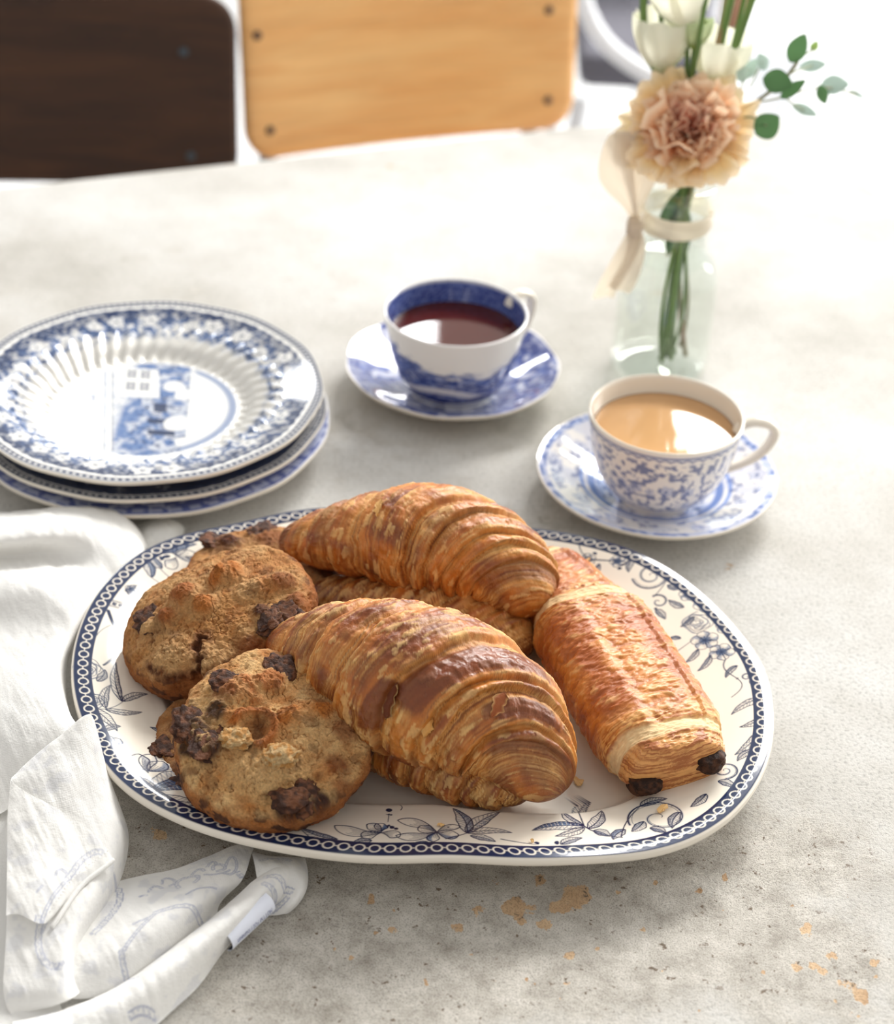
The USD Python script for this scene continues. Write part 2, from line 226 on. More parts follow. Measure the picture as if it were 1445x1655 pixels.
WEAR = [(-0.0927, 0.5979, 0.06, 0.55), (-0.0197, 0.5955, 0.08, 0.5), (0.0196, 0.5945, 0.07, 0.5), (0.0588, 0.6011, 0.06, 0.45), (0.1106, 0.6165, 0.06, 0.35), (-0.0347, 0.572, 0.05, 0.35), (-0.057, 0.5491, 0.06, 0.3), (0.0031, 0.5858, 0.05, 0.4), (0.1382, 0.6068, 0.06, 0.25), (0.1789, 0.5945, 0.07, 0.2), (0.1907, 0.5452, 0.06, 0.25), (0.0864, 0.5879, 0.05, 0.25), (-0.1283, 0.6271, 0.05, 0.5), (-0.0652, 0.983, 0.08, 0.3), (-0.019, 0.9876, 0.08, 0.35), (0.0538, 0.9049, 0.05, 0.4), (0.0752, 0.8878, 0.05, 0.3), (-0.1498, 1.1742, 0.08, 0.25), (-0.2645, 1.1999, 0.12, 0.25), (0.2395, 1.1261, 0.1, 0.15), (0.2327, 1.0125, 0.06, 0.2), (-0.2346, 0.8533, 0.06, 0.2), (-0.0506, 1.3907, 0.08, 0.2), (0.1889, 0.8733, 0.06, 0.2), (0.18, 0.6671, 0.06, 0.2)]
BARE = [(0.0629, 0.5945, 0.012, 0.75), (0.0687, 0.6018, 0.008, 0.7), (0.0377, 0.5882, 0.005, 0.85), (0.023, 0.5872, 0.006, 0.85), (0.0307, 0.6049, 0.004, 0.8), (0.0144, 0.5755, 0.004, 0.8), (0.0087, 0.5825, 0.004, 0.75), (0.0505, 0.6083, 0.005, 0.7), (-0.1286, 0.6292, 0.006, 0.8), (-0.1234, 0.6234, 0.005, 0.75), (-0.1055, 0.6087, 0.006, 0.7), (0.1186, 0.6093, 0.008, 0.4), (0.114, 0.6247, 0.008, 0.6), (0.1619, 0.6404, 0.008, 0.5), (0.1259, 0.6296, 0.006, 0.55), (0.1582, 0.6082, 0.006, 0.5), (0.1653, 0.575, 0.01, 0.35), (0.1913, 0.5661, 0.012, 0.45), (0.1843, 0.538, 0.01, 0.6), (0.1695, 0.5863, 0.01, 0.4), (0.1412, 0.5807, 0.012, 0.4), (0.0475, 0.5889, 0.006, 0.7), (0.1815, 0.5549, 0.008, 0.5), (0.1427, 0.8752, 0.012, 0.45), (0.1595, 0.8646, 0.01, 0.5), (0.1797, 0.8544, 0.01, 0.45), (-0.0559, 1.3961, 0.03, 0.5), (-0.1845, 1.3832, 0.02, 0.4), (-0.0962, 1.3995, 0.02, 0.4), (-0.2221, 1.3687, 0.03, 0.45), (-0.096, 0.5605, 0.01, 0.4), (-0.0654, 0.552, 0.02, 0.3), (-0.025, 0.5878, 0.0030025489304127935, 0.895540509016092), (-0.0217, 0.5699, 0.002358102596281668, 0.7899347286592696), (0.1442, 0.6117, 0.002182456380991324, 0.879185045655341), (0.063, 0.562, 0.0028756755745843205, 0.9890668137090246), (0.0265, 0.554, 0.0027924319933403108, 0.8231801872531218), (-0.041, 0.5219, 0.0019968024460337514, 0.8284965005085843), (0.1796, 0.5702, 0.002342619330363663, 0.943319252412204), (-0.0358, 0.5447, 0.0021484876669569416, 0.7727131783760645), (0.1184, 0.536, 0.0018143823361620025, 0.9075225499463357), (0.03, 0.5462, 0.002844329616284235, 0.8046788561422011), (0.1631, 0.5626, 0.0027655978157207005, 0.9550189375426338), (0.0622, 0.5469, 0.0031569603693325076, 0.7755799804805186), (0.1712, 0.587, 0.0023593678470245497, 0.7865836424395496), (0.133, 0.5939, 0.003142278299587178, 0.8188435942370192), (0.097, 0.5813, 0.002625818983804878, 0.7991598099430309), (0.0011, 0.5438, 0.002904446836738555, 0.8917444686132281), (0.1924, 0.6063, 0.003101802249183303, 0.7922468278317716), (0.1976, 0.568, 0.0026137675760200298, 0.992639690783156), (0.1509, 0.5502, 0.0015081875157419305, 0.842321576523605), (-0.0254, 0.5919, 0.0018277339813842944, 0.9646604830414761), (-0.0142, 0.583, 0.0023856939578486653, 0.9623651027973842), (0.1966, 0.5604, 0.0018273744388610962, 0.886245670364501), (0.1372, 0.6173, 0.002759768334448143, 0.8420704587847703), (0.1026, 0.5574, 0.002738254992291872, 0.8807624438814641), (0.0962, 0.6001, 0.002390374783070804, 0.7813523681613133), (0.0758, 0.5674, 0.0029482096326206367, 0.8484161982485465), (-0.0397, 0.5602, 0.0018104649849001759, 0.9353143807985922), (0.0528, 0.58, 0.003218909159538594, 0.8482426109888023), (0.0426, 0.5822, 0.002361531140605164, 0.7733230271878535), (0.0906, 0.535, 0.0025258441297594733, 0.9359775518376368), (0.1902, 0.5484, 0.0028880126872249624, 0.9532909347986402), (0.1652, 0.5997, 0.0023639260943767652, 0.8356791876646288), (0.0208, 0.5604, 0.002035771845681847, 0.9046641364431631), (0.104, 0.6098, 0.0022848353031181675, 0.8474637184950549), (0.137, 0.6137, 0.0017379163449199944, 0.8781493639888728), (0.0564, 0.5546, 0.0020657133755117006, 0.799304692086249), (0.1947, 0.6028, 0.0016941286148664692, 0.8199735385795534), (0.0403, 0.5936, 0.002472632902127828, 0.9842334614169248), (-0.0138, 0.5721, 0.0027363148820679405, 0.9711787456213522), (0.2143, 0.6138, 0.0024745954488546323, 0.9703001321813729), (-0.031, 0.5554, 0.0017478226987765874, 0.9419575655413572), (0.192, 0.5752, 0.0014179329465008716, 0.7660625804120105), (0.0588, 0.5391, 0.0018735338453406622, 0.9172843932830435), (0.0572, 0.591, 0.002807778216054374, 0.8270641889287098), (0.0482, 0.5454, 0.002390399817198076, 0.9459796402387649), (0.0864, 0.6031, 0.0022873956483974527, 0.9681912656582435), (0.0949, 0.5317, 0.0014022968274877948, 0.8350916165129415), (0.1474, 0.559, 0.0025219572886764326, 0.9159357575386522), (0.1745, 0.5611, 0.002494457117586586, 0.890617117354265), (0.1244, 0.5902, 0.0027388704124422653, 0.903752080059764), (0.1538, 0.5779, 0.0014540172993379682, 0.8842303914273403), (0.1703, 0.5646, 0.0026869449082720528, 0.8477371972457534), (0.0444, 0.5491, 0.0015555558567297892, 0.9666098179469507), (0.1711, 0.5369, 0.0016713552128594152, 0.7788443781735028), (0.1826, 0.5871, 0.0019407216282922228, 0.8455536653800324), (0.1239, 0.6056, 0.002374327782836096, 0.9150126868870595), (0.1415, 0.6215, 0.003021792849930421, 0.8585448998702234), (0.0644, 0.5643, 0.0019602710352263158, 0.9716804396655886), (0.0083, 0.5622, 0.001736083407665516, 0.9040290817508739), (0.1784, 0.5441, 0.0016693603355718162, 0.9062171872117333)]
# ------------------------------------------------------------------ table
t_dir = np.array([0.2638 + .3586, 1.5672 - 1.3185]); t_dir /= np.linalg.norm(t_dir)       # along the back edge
t_ang = math.degrees(math.atan2(t_dir[1], t_dir[0]))
t_cor = np.array([0.268, 1.569])                                                          # back right corner
tnodes = {"tc": ("texture_coordinate", {}), "w": ("attribute", {"attribute": "wear"}), "br": ("attribute", {"attribute": "bare"}),
          "n1": ("noise_texture", {"scale": 5.0, "detail": 6.0, "roughness": .62}), "n2": ("noise_texture", {"scale": 60.0, "detail": 6.0, "roughness": .7}),
          "n3": ("noise_texture", {"scale": 520.0, "detail": 3.0, "roughness": .6}), "n4": ("noise_texture", {"scale": 26.0, "detail": 7.0, "roughness": .68}),
          "v": ("voronoi_texture", {"scale": 420.0}), "n5": ("noise_texture", {"scale": 230.0, "detail": 5.0, "roughness": .62}), "n6": ("noise_texture", {"scale": 1500.0, "detail": 2.0}), "r6": ("rgb_ramp", {"ramp": [(.34, (.62,) * 3), (.50, (1,) * 3)]}), "mg6": ("mix_color", {"blend_type": "multiply"}), "wk": ("math", {"math_type": "multiply_add", "value2": .75, "value3": .25}), "hs": ("math", {"math_type": "multiply_add", "value2": .5}),
          "r1": ("rgb_ramp", {"ramp": [(.30, srgb(164, 160, 152)), (.46, srgb(189, 186, 180)), (.62, srgb(206, 205, 202))]}),
          "r3": ("rgb_ramp", {"ramp": [(.32, (.6,) * 3), (.46, (.94,) * 3), (.7, (1.0,) * 3)]}),
          "mg": ("mix_color", {"blend_type": "multiply", "fac": .8}),
          # grey scoured ground where the white is worn
          "wt": ("math", {"math_type": "multiply_add", "value2": .9}), "wr": ("rgb_ramp", {"ramp": [(.64, (0,) * 3), (.86, (1,) * 3)]}),
          "gr": ("rgb_ramp", {"ramp": [(.3, srgb(148, 142, 132)), (.55, srgb(186, 181, 172)), (.75, srgb(205, 200, 192))]}),
          "mw": ("mix_color", {"blend_type": "mix"}),
          # bare tan chips
          "bt": ("math", {"math_type": "multiply_add", "value2": .70}), "brr": ("rgb_ramp", {"ramp": [(.80, (0,) * 3), (.825, (1,) * 3)]}),
          "tan": ("rgb_ramp", {"ramp": [(.35, srgb(160, 126, 92)), (.65, srgb(206, 178, 144))]}),
          "mb": ("mix_color", {"blend_type": "mix"}),
          # dark pits
          "pt": ("rgb_ramp", {"ramp": [(.33, (1,) * 3), (.37, (0,) * 3)]}), "pm": ("math", {"math_type": "multiply"}),
          "mp": ("mix_color", {"blend_type": "mix", "b": srgb(112, 98, 84)}),
          "h1": ("math", {"math_type": "multiply_add", "value2": .45}), "h2": ("math", {"math_type": "multiply_add", "value2": -.5}),
          "b": ("bump", {"strength": .32, "distance": .0016}), "p": ("principled_bsdf", {"roughness": .7, "specular_ior_level": .2})}
tlinks = [(f"tc.object", f"{n}.vector") for n in ("n1", "n2", "n3", "n4", "v", "n5", "n6")] + [
    ("n1.fac", "r1.fac"), ("n3.fac", "r3.fac"), ("r1.color", "mg.a"), ("r3.color", "mg.b"),
    ("w.fac", "wt.value1"), ("n4.fac", "wt.value3"), ("wt.value", "wr.fac"), ("wr.color", "mw.fac"), ("mg.result", "mw.a"), ("n2.fac", "gr.fac"), ("gr.color", "mw.b"),
    ("br.fac", "bt.value1"), ("n2.fac", "bt.value3"), ("bt.value", "brr.fac"), ("brr.color", "mb.fac"), ("mw.result", "mb.a"), ("n4.fac", "tan.fac"), ("tan.color", "mb.b"),
    ("n5.fac", "pt.fac"), ("pt.color", "pm.value1"), ("wr.color", "pm.value2"), ("pm.value", "mp.fac"), ("mb.result", "mp.a"), ("mp.result", "mg6.a"), ("n6.fac", "r6.fac"), ("r6.color", "mg6.b"), ("wr.color", "wk.value1"), ("wk.value", "mg6.fac"), ("mg6.result", "p.base_color"), ("n6.fac", "hs.value1"),
    ("n2.fac", "h1.value1"), ("n3.fac", "h1.value3"), ("brr.color", "h2.value1"), ("h1.value", "h2.value3"), ("h2.value", "hs.value3"), ("hs.value", "b.height"), ("b.normal", "p.normal")]
m_table = material("worn_plaster", tnodes, tlinks)
m_wood_edge = plain("table_wood", srgb(196, 170, 132), .6)

tab = thing("table", "large distressed white table top with tan chips and grey scuffs, under all the crockery", "table")
TL, TW = 1.9, 1.28            # length along the back edge (to the left), width toward the viewer
n_u, n_v = 420, 330
uu = np.r_[np.linspace(0, .95, n_u - 30), np.linspace(.955, TL, 30)]
vv = np.r_[np.linspace(0, 1.12, n_v - 8), np.linspace(1.13, TW, 8)]
Ug, Vg = np.meshgrid(uu, vv, indexing="ij")
nrm = np.array([t_dir[1], -t_dir[0]])          # toward the viewer
# round the corner
rc = .035
cu, cv = np.maximum(rc - Ug, 0), np.maximum(rc - Vg, 0)
big, sm = np.maximum(cu, cv), np.minimum(cu, cv)
k = np.where(big > 0, big / np.maximum(np.hypot(cu, cv), 1e-9), 1)
Ur, Vr = np.where(cu > 0, rc - cu * k, Ug), np.where(cv > 0, rc - cv * k, Vg)
def t_world(u, v): return t_cor[None, None] - u[..., None] * t_dir + v[..., None] * nrm
XY = t_world(Ur, Vr)
edge = np.minimum(np.minimum(Ug, TL - Ug), np.minimum(Vg, TW - Vg))
Zt = TZ - .006 * np.clip(1 - edge / .008, 0, 1) ** 2 - .0002 + .0004 * (fbm(np.dstack([XY * 14, XY[..., :1] * 0]), 3, 3) - .5)
wear = np.zeros(Zt.shape); bare = np.zeros(Zt.shape)
def blob(arr, x, y, r, s): arr += s * np.exp(-((XY[..., 0] - x) ** 2 + (XY[..., 1] - y) ** 2) / r ** 2)
for x, y, r, s in WEAR: blob(wear, x, y, r, s * (.75 if y < .64 else .35))
for x, y, r, s in BARE: blob(bare, x, y, r * 1.05, s * (.60 if r > .005 else .70))
tv = np.dstack([XY, Zt])
tvv, tff = tv.reshape(-1, 3), grid_faces(n_u, n_v, flip=False)
if np.cross(tvv[tff[0, 1]] - tvv[tff[0, 0]], tvv[tff[0, 2]] - tvv[tff[0, 0]])[2] < 0: tff = tff[:, ::-1]
# sides: skirt round the rim
ring = np.r_[np.arange(0, n_u * n_v, n_v), (n_u - 1) * n_v + np.arange(1, n_v), np.arange(n_u - 2, -1, -1) * n_v + n_v - 1, np.arange(n_v - 2, 0, -1)]
low = tvv[ring] - [0, 0, .032]
o = len(tvv); nr = len(ring); kk = np.arange(nr)
sk = np.vstack([np.stack([ring, ring[(kk + 1) % nr], o + (kk + 1) % nr], 1), np.stack([ring, o + (kk + 1) % nr, o + kk], 1)])
cen = np.array([[*(t_world(np.array([[TL / 2]]), np.array([[TW / 2]]))[0, 0]), TZ - .032]])
bot = np.stack([o + kk, o + (kk + 1) % nr, np.full(nr, o + nr)], 1)
put(tab, "tabletop", np.vstack([tvv, low, cen]), np.vstack([tff, sk, bot]), m_table, wear=np.r_[wear.ravel(), np.zeros(nr + 1)], bare=np.r_[bare.ravel(), np.zeros(nr + 1)])
for u0, v0 in ((.1, .1), (TL - .1, .1), (.1, TW - .1), (TL - .1, TW - .1)):
    x, y = t_world(np.array([[u0]]), np.array([[v0]]))[0, 0]
    put(tab, "leg", *box((x - .035, y - .035, 0), (x + .035, y + .035, TZ - .03), .004), m_wood_edge)

# ------------------------------------------------------------------ glazed earthenware: cream body, printed decoration in per-vertex ink
def glazed(name, body, ink, ink2=None, rough=.12):
    nodes = {"a": ("attribute", {"attribute": "ink"}), "a2": ("attribute", {"attribute": "wash"}),
             "m": ("mix_color", {"a": tuple(body), "b": tuple(ink2 if ink2 is not None else ink)}), "m2": ("mix_color", {"b": tuple(ink)}),
             "p": ("principled_bsdf", {"roughness": rough, "specular_ior_level": .5, "coat_weight": .35, "coat_roughness": .05})}
    return material(name, nodes, [("a2.fac", "m.fac"), ("m.result", "m2.a"), ("a.fac", "m2.fac"), ("m2.result", "p.base_color")])

# pen strokes on a plane: samples (x, y, half width, strength)
class Pen:
    def __init__(self): self.s = []
    def stroke(self, pts, w, a=1.0, step=1.2e-4, w1=None):
        pts = np.asarray(pts, float)
        d = np.r_[0, np.cumsum(np.linalg.norm(np.diff(pts, axis=0), axis=1))]
        if d[-1] <= 0: return
        n = max(2, int(d[-1] / step)); q = np.linspace(0, d[-1], n)
        w1 = w if w1 is None else w1
        self.s.append(np.stack([np.interp(q, d, pts[:, 0]), np.interp(q, d, pts[:, 1]), np.linspace(w, w1, n), np.full(n, a)], 1))
    def field(self, xy, soft=1.5e-4, reach=.002, fat=0.0):
        s = np.vstack(self.s); out = np.zeros(len(xy)); tree = cKDTree(s[:, :2])
        d, i = tree.query(xy, k=6, distance_upper_bound=reach)
        ok = np.isfinite(d); i = np.where(ok, i, 0)
        cov = np.where(ok, smoothstep(soft, -soft, d - s[i, 2] - fat) * s[i, 3], 0)
        return cov.max(1)

def curve(a, b, bend, n=24):
    a, b = np.asarray(a, float), np.asarray(b, float); d = b - a; nrm_ = np.array([-d[1], d[0]])
    t = np.linspace(0, 1, n)[:, None]
    return a + d * t + nrm_ * bend * 4 * t * (1 - t)

def leaf(line, wash, a, b, wid, bend=.08, dark=.5, lw=1.5e-4, veins=9, wavy=.06, seed=0):
    """A leaf from base a to tip b: outline, midrib, veins, one shaded half."""
    mid = curve(a, b, bend, 40); t = np.linspace(0, 1, 40)
    tan_ = np.gradient(mid, axis=0); tan_ /= np.linalg.norm(tan_, axis=1, keepdims=True); nn = np.stack([-tan_[:, 1], tan_[:, 0]], 1)
    prof = np.sin(PI * t ** .8) ** .9 * wid * (1 + wavy * np.sin(t * 17 + seed))
    L, R_ = mid + nn * prof[:, None], mid - nn * (prof * .85)[:, None]
    line.stroke(L, lw, 1, w1=lw * .8); line.stroke(R_, lw * 1.25, 1, w1=lw * .8); line.stroke(mid, lw * 1.3, 1, w1=lw * .6)
    for q in np.linspace(.1, .86, veins):
        k = int(q * 39); k2 = min(39, k + 5)
        line.stroke(np.array([mid[k], mid[k] * .35 + L[k2] * .65, L[k2]]), lw * .55, .75)
        line.stroke(np.array([mid[k], mid[k] * .35 + R_[k2] * .65, R_[k2]]), lw * .55, .75)
    if dark > 0:
        for q in np.linspace(.06, .94, int(26 * max(dark, .3))):
            k = int(q * 39); k2 = min(39, k + 3)
            line.stroke(np.array([mid[k] * .15 + R_[k] * .85, mid[k2] * (.55) + R_[k2] * .45]), lw * .5, .8)
            wash.stroke(np.array([R_[k] * .95 + mid[k] * .05, mid[k]]), prof.max() * .10, dark)
        for q in np.linspace(.1, .9, 12):
            k = int(q * 39); wash.stroke(np.array([L[k] * .95 + mid[k] * .05, mid[k]]), prof.max() * .10, dark * .35)

def petal(line, wash, c, tip, wid, dark=.25, lw=1.5e-4, bend=.05):
    mid = curve(c, tip, bend, 30); t = np.linspace(0, 1, 30)
    tan_ = np.gradient(mid, axis=0); tan_ /= np.linalg.norm(tan_, axis=1, keepdims=True); nn = np.stack([-tan_[:, 1], tan_[:, 0]], 1)
    prof = wid * np.sin(PI * np.clip(t, 0, 1) ** 1.6) ** .75
    L, R_ = mid + nn * prof[:, None], mid - nn * prof[:, None]
    line.stroke(L, lw); line.stroke(R_, lw * 1.2)
    for q in (-.6, -.3, 0, .3, .6):
        line.stroke((mid + nn * (prof * q)[:, None])[2:int(18 + 5 * abs(q))], lw * .5, .75)
    for k in range(3, 26, 2): wash.stroke(np.array([R_[k], mid[k] * .6 + R_[k] * .4]), wid * .12, dark)

def blossom(line, wash, c, r, n=5, rot=0., dark=.5, sq=1.0, core=True):
    for k in range(n):
        a = rot + 2 * PI * k / n
        petal(line, wash, c, np.asarray(c) + r * np.array([math.cos(a), math.sin(a) * sq]), r * .42, dark, bend=.03)
    if core:
        for k in range(12):
            a = rot + 2 * PI * k / 12 + .2; q = np.asarray(c) + r * .38 * np.array([math.cos(a), math.sin(a) * sq])
            line.stroke(np.array([c, q]), 1.4e-4); line.stroke(np.array([q, q + 1e-5]), 3.8e-4); wash.stroke(np.array([c, q]), 5e-4, .9)

def scroll(line, wash, c, r, turns=1.6, a0=0., w=2.2e-4, sense=1, tail=None):
    t = np.linspace(0, 1, 90); a = a0 + sense * turns * 2 * PI * t; rr = r * (1 - t) ** .9 + r * .06
    P = np.asarray(c) + np.stack([rr * np.cos(a), rr * np.sin(a)], 1)
    line.stroke(P, w * 1.5, 1, w1=w * .6)
    P2 = np.asarray(c) + np.stack([rr * .88 * np.cos(a), rr * .88 * np.sin(a)], 1)
    line.stroke(P2[:60], w * .45, .8); wash.stroke(P[:70], w * 2.4, .3)
    for k in range(4, 60, 4):
        line.stroke(np.array([P[k], P[k] * .7 + P2[k] * .3 + (P2[k] - P[k]) * .9]), w * .35, .7)
    if tail is not None: line.stroke(np.vstack([curve(tail, P[0], .12)]), w, 1)

def rose(line, wash, c, r, seed=0):
    rg = np.random.default_rng(seed)
    for k, q in enumerate((1, .82, .66, .5, .34, .18)):
        a = np.linspace(0, 2 * PI, 50) + rg.uniform(0, 6)
        rad = r * q * (1 + .09 * np.sin(a * (4 + k % 2) + rg.uniform(0, 6)))
        P = np.asarray(c) + np.stack([rad * np.cos(a), rad * np.sin(a)], 1)
        line.stroke(P[: 34 + rg.integers(0, 14)], 1.5e-4)
        wash.stroke(P[5:24], r * .07, .35)
    for k in range(10):
        a = rg.uniform(0, 6.28); q0, q1 = sorted(rg.uniform(.2, .95, 2)); d = np.array([math.cos(a), math.sin(a)])
        line.stroke(np.array([c + d * r * q0, c + d * r * q1]), .8e-4, .7)
FEAT_F = [(-0.0147, 0.0184, 0.0098, 3.5, 'r'), (-0.0024, 0.0233, 0.0079, 3, 'r'), (-0.0227, 0.0134, 0.0073, 2, 'b'), (0.0136, 0.0045, 0.0079, 3, 'o'), (0.0218, 0.0077, 0.0067, 2.5, 'o'), (0.0068, 0.0017, 0.0067, 2.5, 'o'), (0.0037, -0.0205, 0.0061, 4, 'n'), (0.0263, -0.0256, 0.0082, 3.5, 'o'), (0.0003, -0.0304, 0.0073, 2.5, 'p'), (-0.0158, -0.0096, 0.0061, 2.5, 'p'), (0.0175, -0.0076, 0.0085, 2, 'p'), (0.0325, -0.0017, 0.0073, 2, 'b'), (-0.0185, 0.0018, 0.0061, 2.0, 'o'), (-0.0333, -0.0041, 0.0091, 2.5, 'k'), (-0.0263, -0.0152, 0.0079, 3, 'k'), (-0.0364, -0.0125, 0.0073, 1.5, 'k'), (0.0183, -0.0413, 0.011, 3, 'k'), (0.0256, -0.0377, 0.0067, 2, 'k'), (0.0095, -0.0402, 0.0073, 2, 'k'), (0.0106, -0.0227, 0.0079, 1.5, 'p'), (-0.0087, -0.0239, 0.0091, 1.5, 'p'), (-0.0259, 0.0047, 0.0061, 2, 'k'), (0.0311, -0.0198, 0.0079, 1.0, 'b'), (0.036, -0.0307, 0.0073, 1.5, 'b')]
RING_F = [(-0.008, -0.0042)]
CHUNKS_F = [(-0.0379, -0.001), (-0.0293, -0.0137), (-0.0242, -0.0052), (0.0123, -0.0416), (0.022, -0.0426), (0.0173, -0.0366), (-0.0221, 0.0203), (0.0004, 0.0297)]
FEAT_UL = [(-0.0098, 0.0067, 0.0091, 5, 'r'), (-0.0219, -0.0001, 0.0061, 3.5, 'r'), (-0.0028, -0.0039, 0.0067, 2.5, 'o'), (0.0141, 0.012, 0.0079, 3, 'o'), (0.0076, 0.0103, 0.0061, 2, 'o'), (0.0299, -0.0054, 0.0079, 2, 'o'), (0.0381, -0.0057, 0.0067, 2, 'b'), (0.0271, -0.0297, 0.0073, 2, 'k'), (0.023, -0.0201, 0.0055, 1.5, 'k'), (0.0352, -0.0301, 0.0067, 2.0, 'k'), (0.0203, -0.0041, 0.0073, 1.5, 'p'), (-0.0268, -0.024, 0.0122, 2, 'p'), (-0.0067, -0.0362, 0.0104, 1.5, 'p'), (-0.0316, 0.0012, 0.0055, 2, 'p'), (0.0125, -0.0367, 0.0091, 1.0, 'b'), (0.0397, -0.0188, 0.0061, 1.5, 'b'), (-0.008, -0.0489, 0.0091, 1, 'b')]
CRACK_UL = [(-0.0078, -0.0219), (-0.0131, -0.0255), (-0.013, -0.0324), (-0.0176, -0.0386), (-0.0166, -0.0459)]
CRACK2_UL = [(-0.038, -0.0116), (-0.0327, -0.0213), (-0.0249, -0.0306), (-0.0169, -0.0355)]
CHUNKS_UL = [(-0.0312, 0.0066), (0.0248, -0.0259), (0.0275, -0.0346), (0.0329, -0.0263)]
# ------------------------------------------------------------------ serving platter
CREAM, NAVY, MIDB = srgb(230, 222, 208), srgb(24, 40, 74), srgb(98, 120, 152)
m_platter = glazed("platter_glaze", CREAM, NAVY, MIDB, rough=.10)
m_cream = plain("cream_glaze", CREAM, .14)
PC, PA = np.array([-0.0095, .725]), math.radians(-5.5)
def plat_r(th):
    c, s = np.abs(np.cos(th)), np.abs(np.sin(th))
    base = ((c / .1747) ** 2.45 + (s / .135) ** 2.45) ** (-1 / 2.45)
    kn = np.radians([-180, -166, -152, -140, -120, -105, -91, -76, -64, -51, -42, -20, 0, 10, 23, 36, 50, 66, 90, 112, 126, 138, 150, 165, 180])
    kv = np.array([.2, -2.2, -2.8, .1, 2.8, 1.6, 0, -3.2, -2.6, -1.4, .6, 1.2, .9, -.2, -2.3, -1.2, 1.2, .4, 0, 1.2, 0, -2., .8, 1., .2]) / 100
    th = (np.asarray(th) + PI) % (2 * PI) - PI
    return base * (1 + CubicSpline(kn, kv, bc_type="periodic")(th))
NT = 2200
th = np.linspace(-PI, PI, NT, endpoint=False)
Rr = plat_r(th)
rim_e = np.r_[np.linspace(0, .0115, 34), np.linspace(.0118, .047, 100)[0:]]
zprof = PchipInterpolator([0, .0012, .004, .012, .025, .038, .0425, .0455, .049, .053, .2], [.0252, .0262, .0262, .0250, .0218, .0186, .0173, .0140, .0100, .0086, .0080])
wavez = .0008 * np.cos(6 * th + .6)
E_, T_ = np.meshgrid(rim_e, np.arange(NT), indexing="ij")
rad = Rr[None] - E_
inner = np.r_[np.linspace(.0475, .058, 12)]
rad2 = Rr[None] - inner[:, None]
well = np.linspace(1, 0.001, 14)[1:, None] * rad2[-1:]
R_all = np.vstack([rad, rad2, well]); e_all = np.vstack([E_, np.broadcast_to(inner[:, None], rad2.shape), np.full(well.shape, .1)])
Z_all = zprof(np.clip(e_all, 0, .2)) + wavez[None] * np.clip(1 - e_all / .045, 0, 1)
X_all, Y_all = R_all * np.cos(th), R_all * np.sin(th)
nr_ = len(R_all)
xy = np.stack([X_all, Y_all], -1).reshape(-1, 2)
pen, wsh = Pen(), Pen()
for k, (x0, y0, x1, y1, w, d) in enumerate(LEAVES): leaf(pen, wsh, (x0, y0), (x1, y1), w, bend=(.10, -.1, .06)[k % 3], dark=d, lw=2.5e-4, seed=k)
for k, (x0, y0, x1, y1, w, d) in enumerate(PETALS): petal(pen, wsh, (x0, y0), (x1, y1), w, d, 2.4e-4, (.12, -.1)[k % 2])
for x, y, r, rot in BLOSSOMS: blossom(pen, wsh, (x, y), r, 5, rot, .55, .95)
for k, (x, y, r) in enumerate(ROSES): rose(pen, wsh, (x, y), r, k)
for x, y, r, tr, a, s in SCROLLS: scroll(pen, wsh, (x, y), r, tr, a, 2.6e-4, s)
for P, w in STEMS: pen.stroke(spline(P, 30) if len(P) > 2 else P, w, 1, w1=w * .6)
for x, y, r in DOTS: pen.stroke([(x, y), (x + 1e-5, y)], r * .8, 1)
bd = spline(BANDED, 30)
for o_ in (-.0026, -.0017, .0017, .0026): pen.stroke(bd + [0, o_], 1.8e-4)
for k in range(3, 29, 4): rose(pen, wsh, bd[k], .0011, k)
dens = np.zeros(len(xy)); washv = np.zeros(len(xy)); sel = np.arange(len(xy)) < 134 * NT + 12 * NT
dens[sel] = pen.field(xy[sel], soft=2.0e-4, fat=5e-5); washv[sel] = wsh.field(xy[sel], soft=5e-4, reach=.004)
# the printed leaf sprays that run down into the well are hidden; the chain band round the edge:
arc = np.r_[0, np.cumsum(np.hypot(np.diff((Rr - .0055) * np.cos(np.r_[th])), np.diff((Rr - .0055) * np.sin(th))))]
perim = arc[-1] + (arc[1] - arc[0]); per = perim / 142
xx = ((arc + per / 2) % per - per / 2)[None] * np.ones_like(e_all); yy = e_all - .0056
ringd = np.abs(np.hypot(xx / .0024, yy / .0023) - 1) * .0023
barh = np.where((np.abs(xx) > .0022), np.abs(yy) - .00005, 1)
white = np.maximum(smoothstep(2e-4, -1.5e-4, ringd - .00036), smoothstep(2e-4, -1.5e-4, barh - .00022))
band = smoothstep(.0008, .0012, e_all) * smoothstep(.0101, .0097, e_all)
ink = np.maximum(band * (1 - .93 * white), dens.reshape(nr_, NT) * (e_all > .0099))
washv = np.clip(washv.reshape(nr_, NT) * 1.35, 0, 1) * (1 - band)
pl = thing("serving_platter", "large oval cream platter with navy chain border and floral print, carrying the pastries and cookies", "platter", (*PC, TZ), math.degrees(PA))
put(pl, "dish", np.stack([X_all, Y_all, Z_all], -1).reshape(-1, 3), grid_faces(nr_, NT, wv=True, flip=True)[:, ::-1] if False else grid_faces(nr_, NT, wv=True), m_platter, ink=ink.ravel(), wash=washv.ravel())
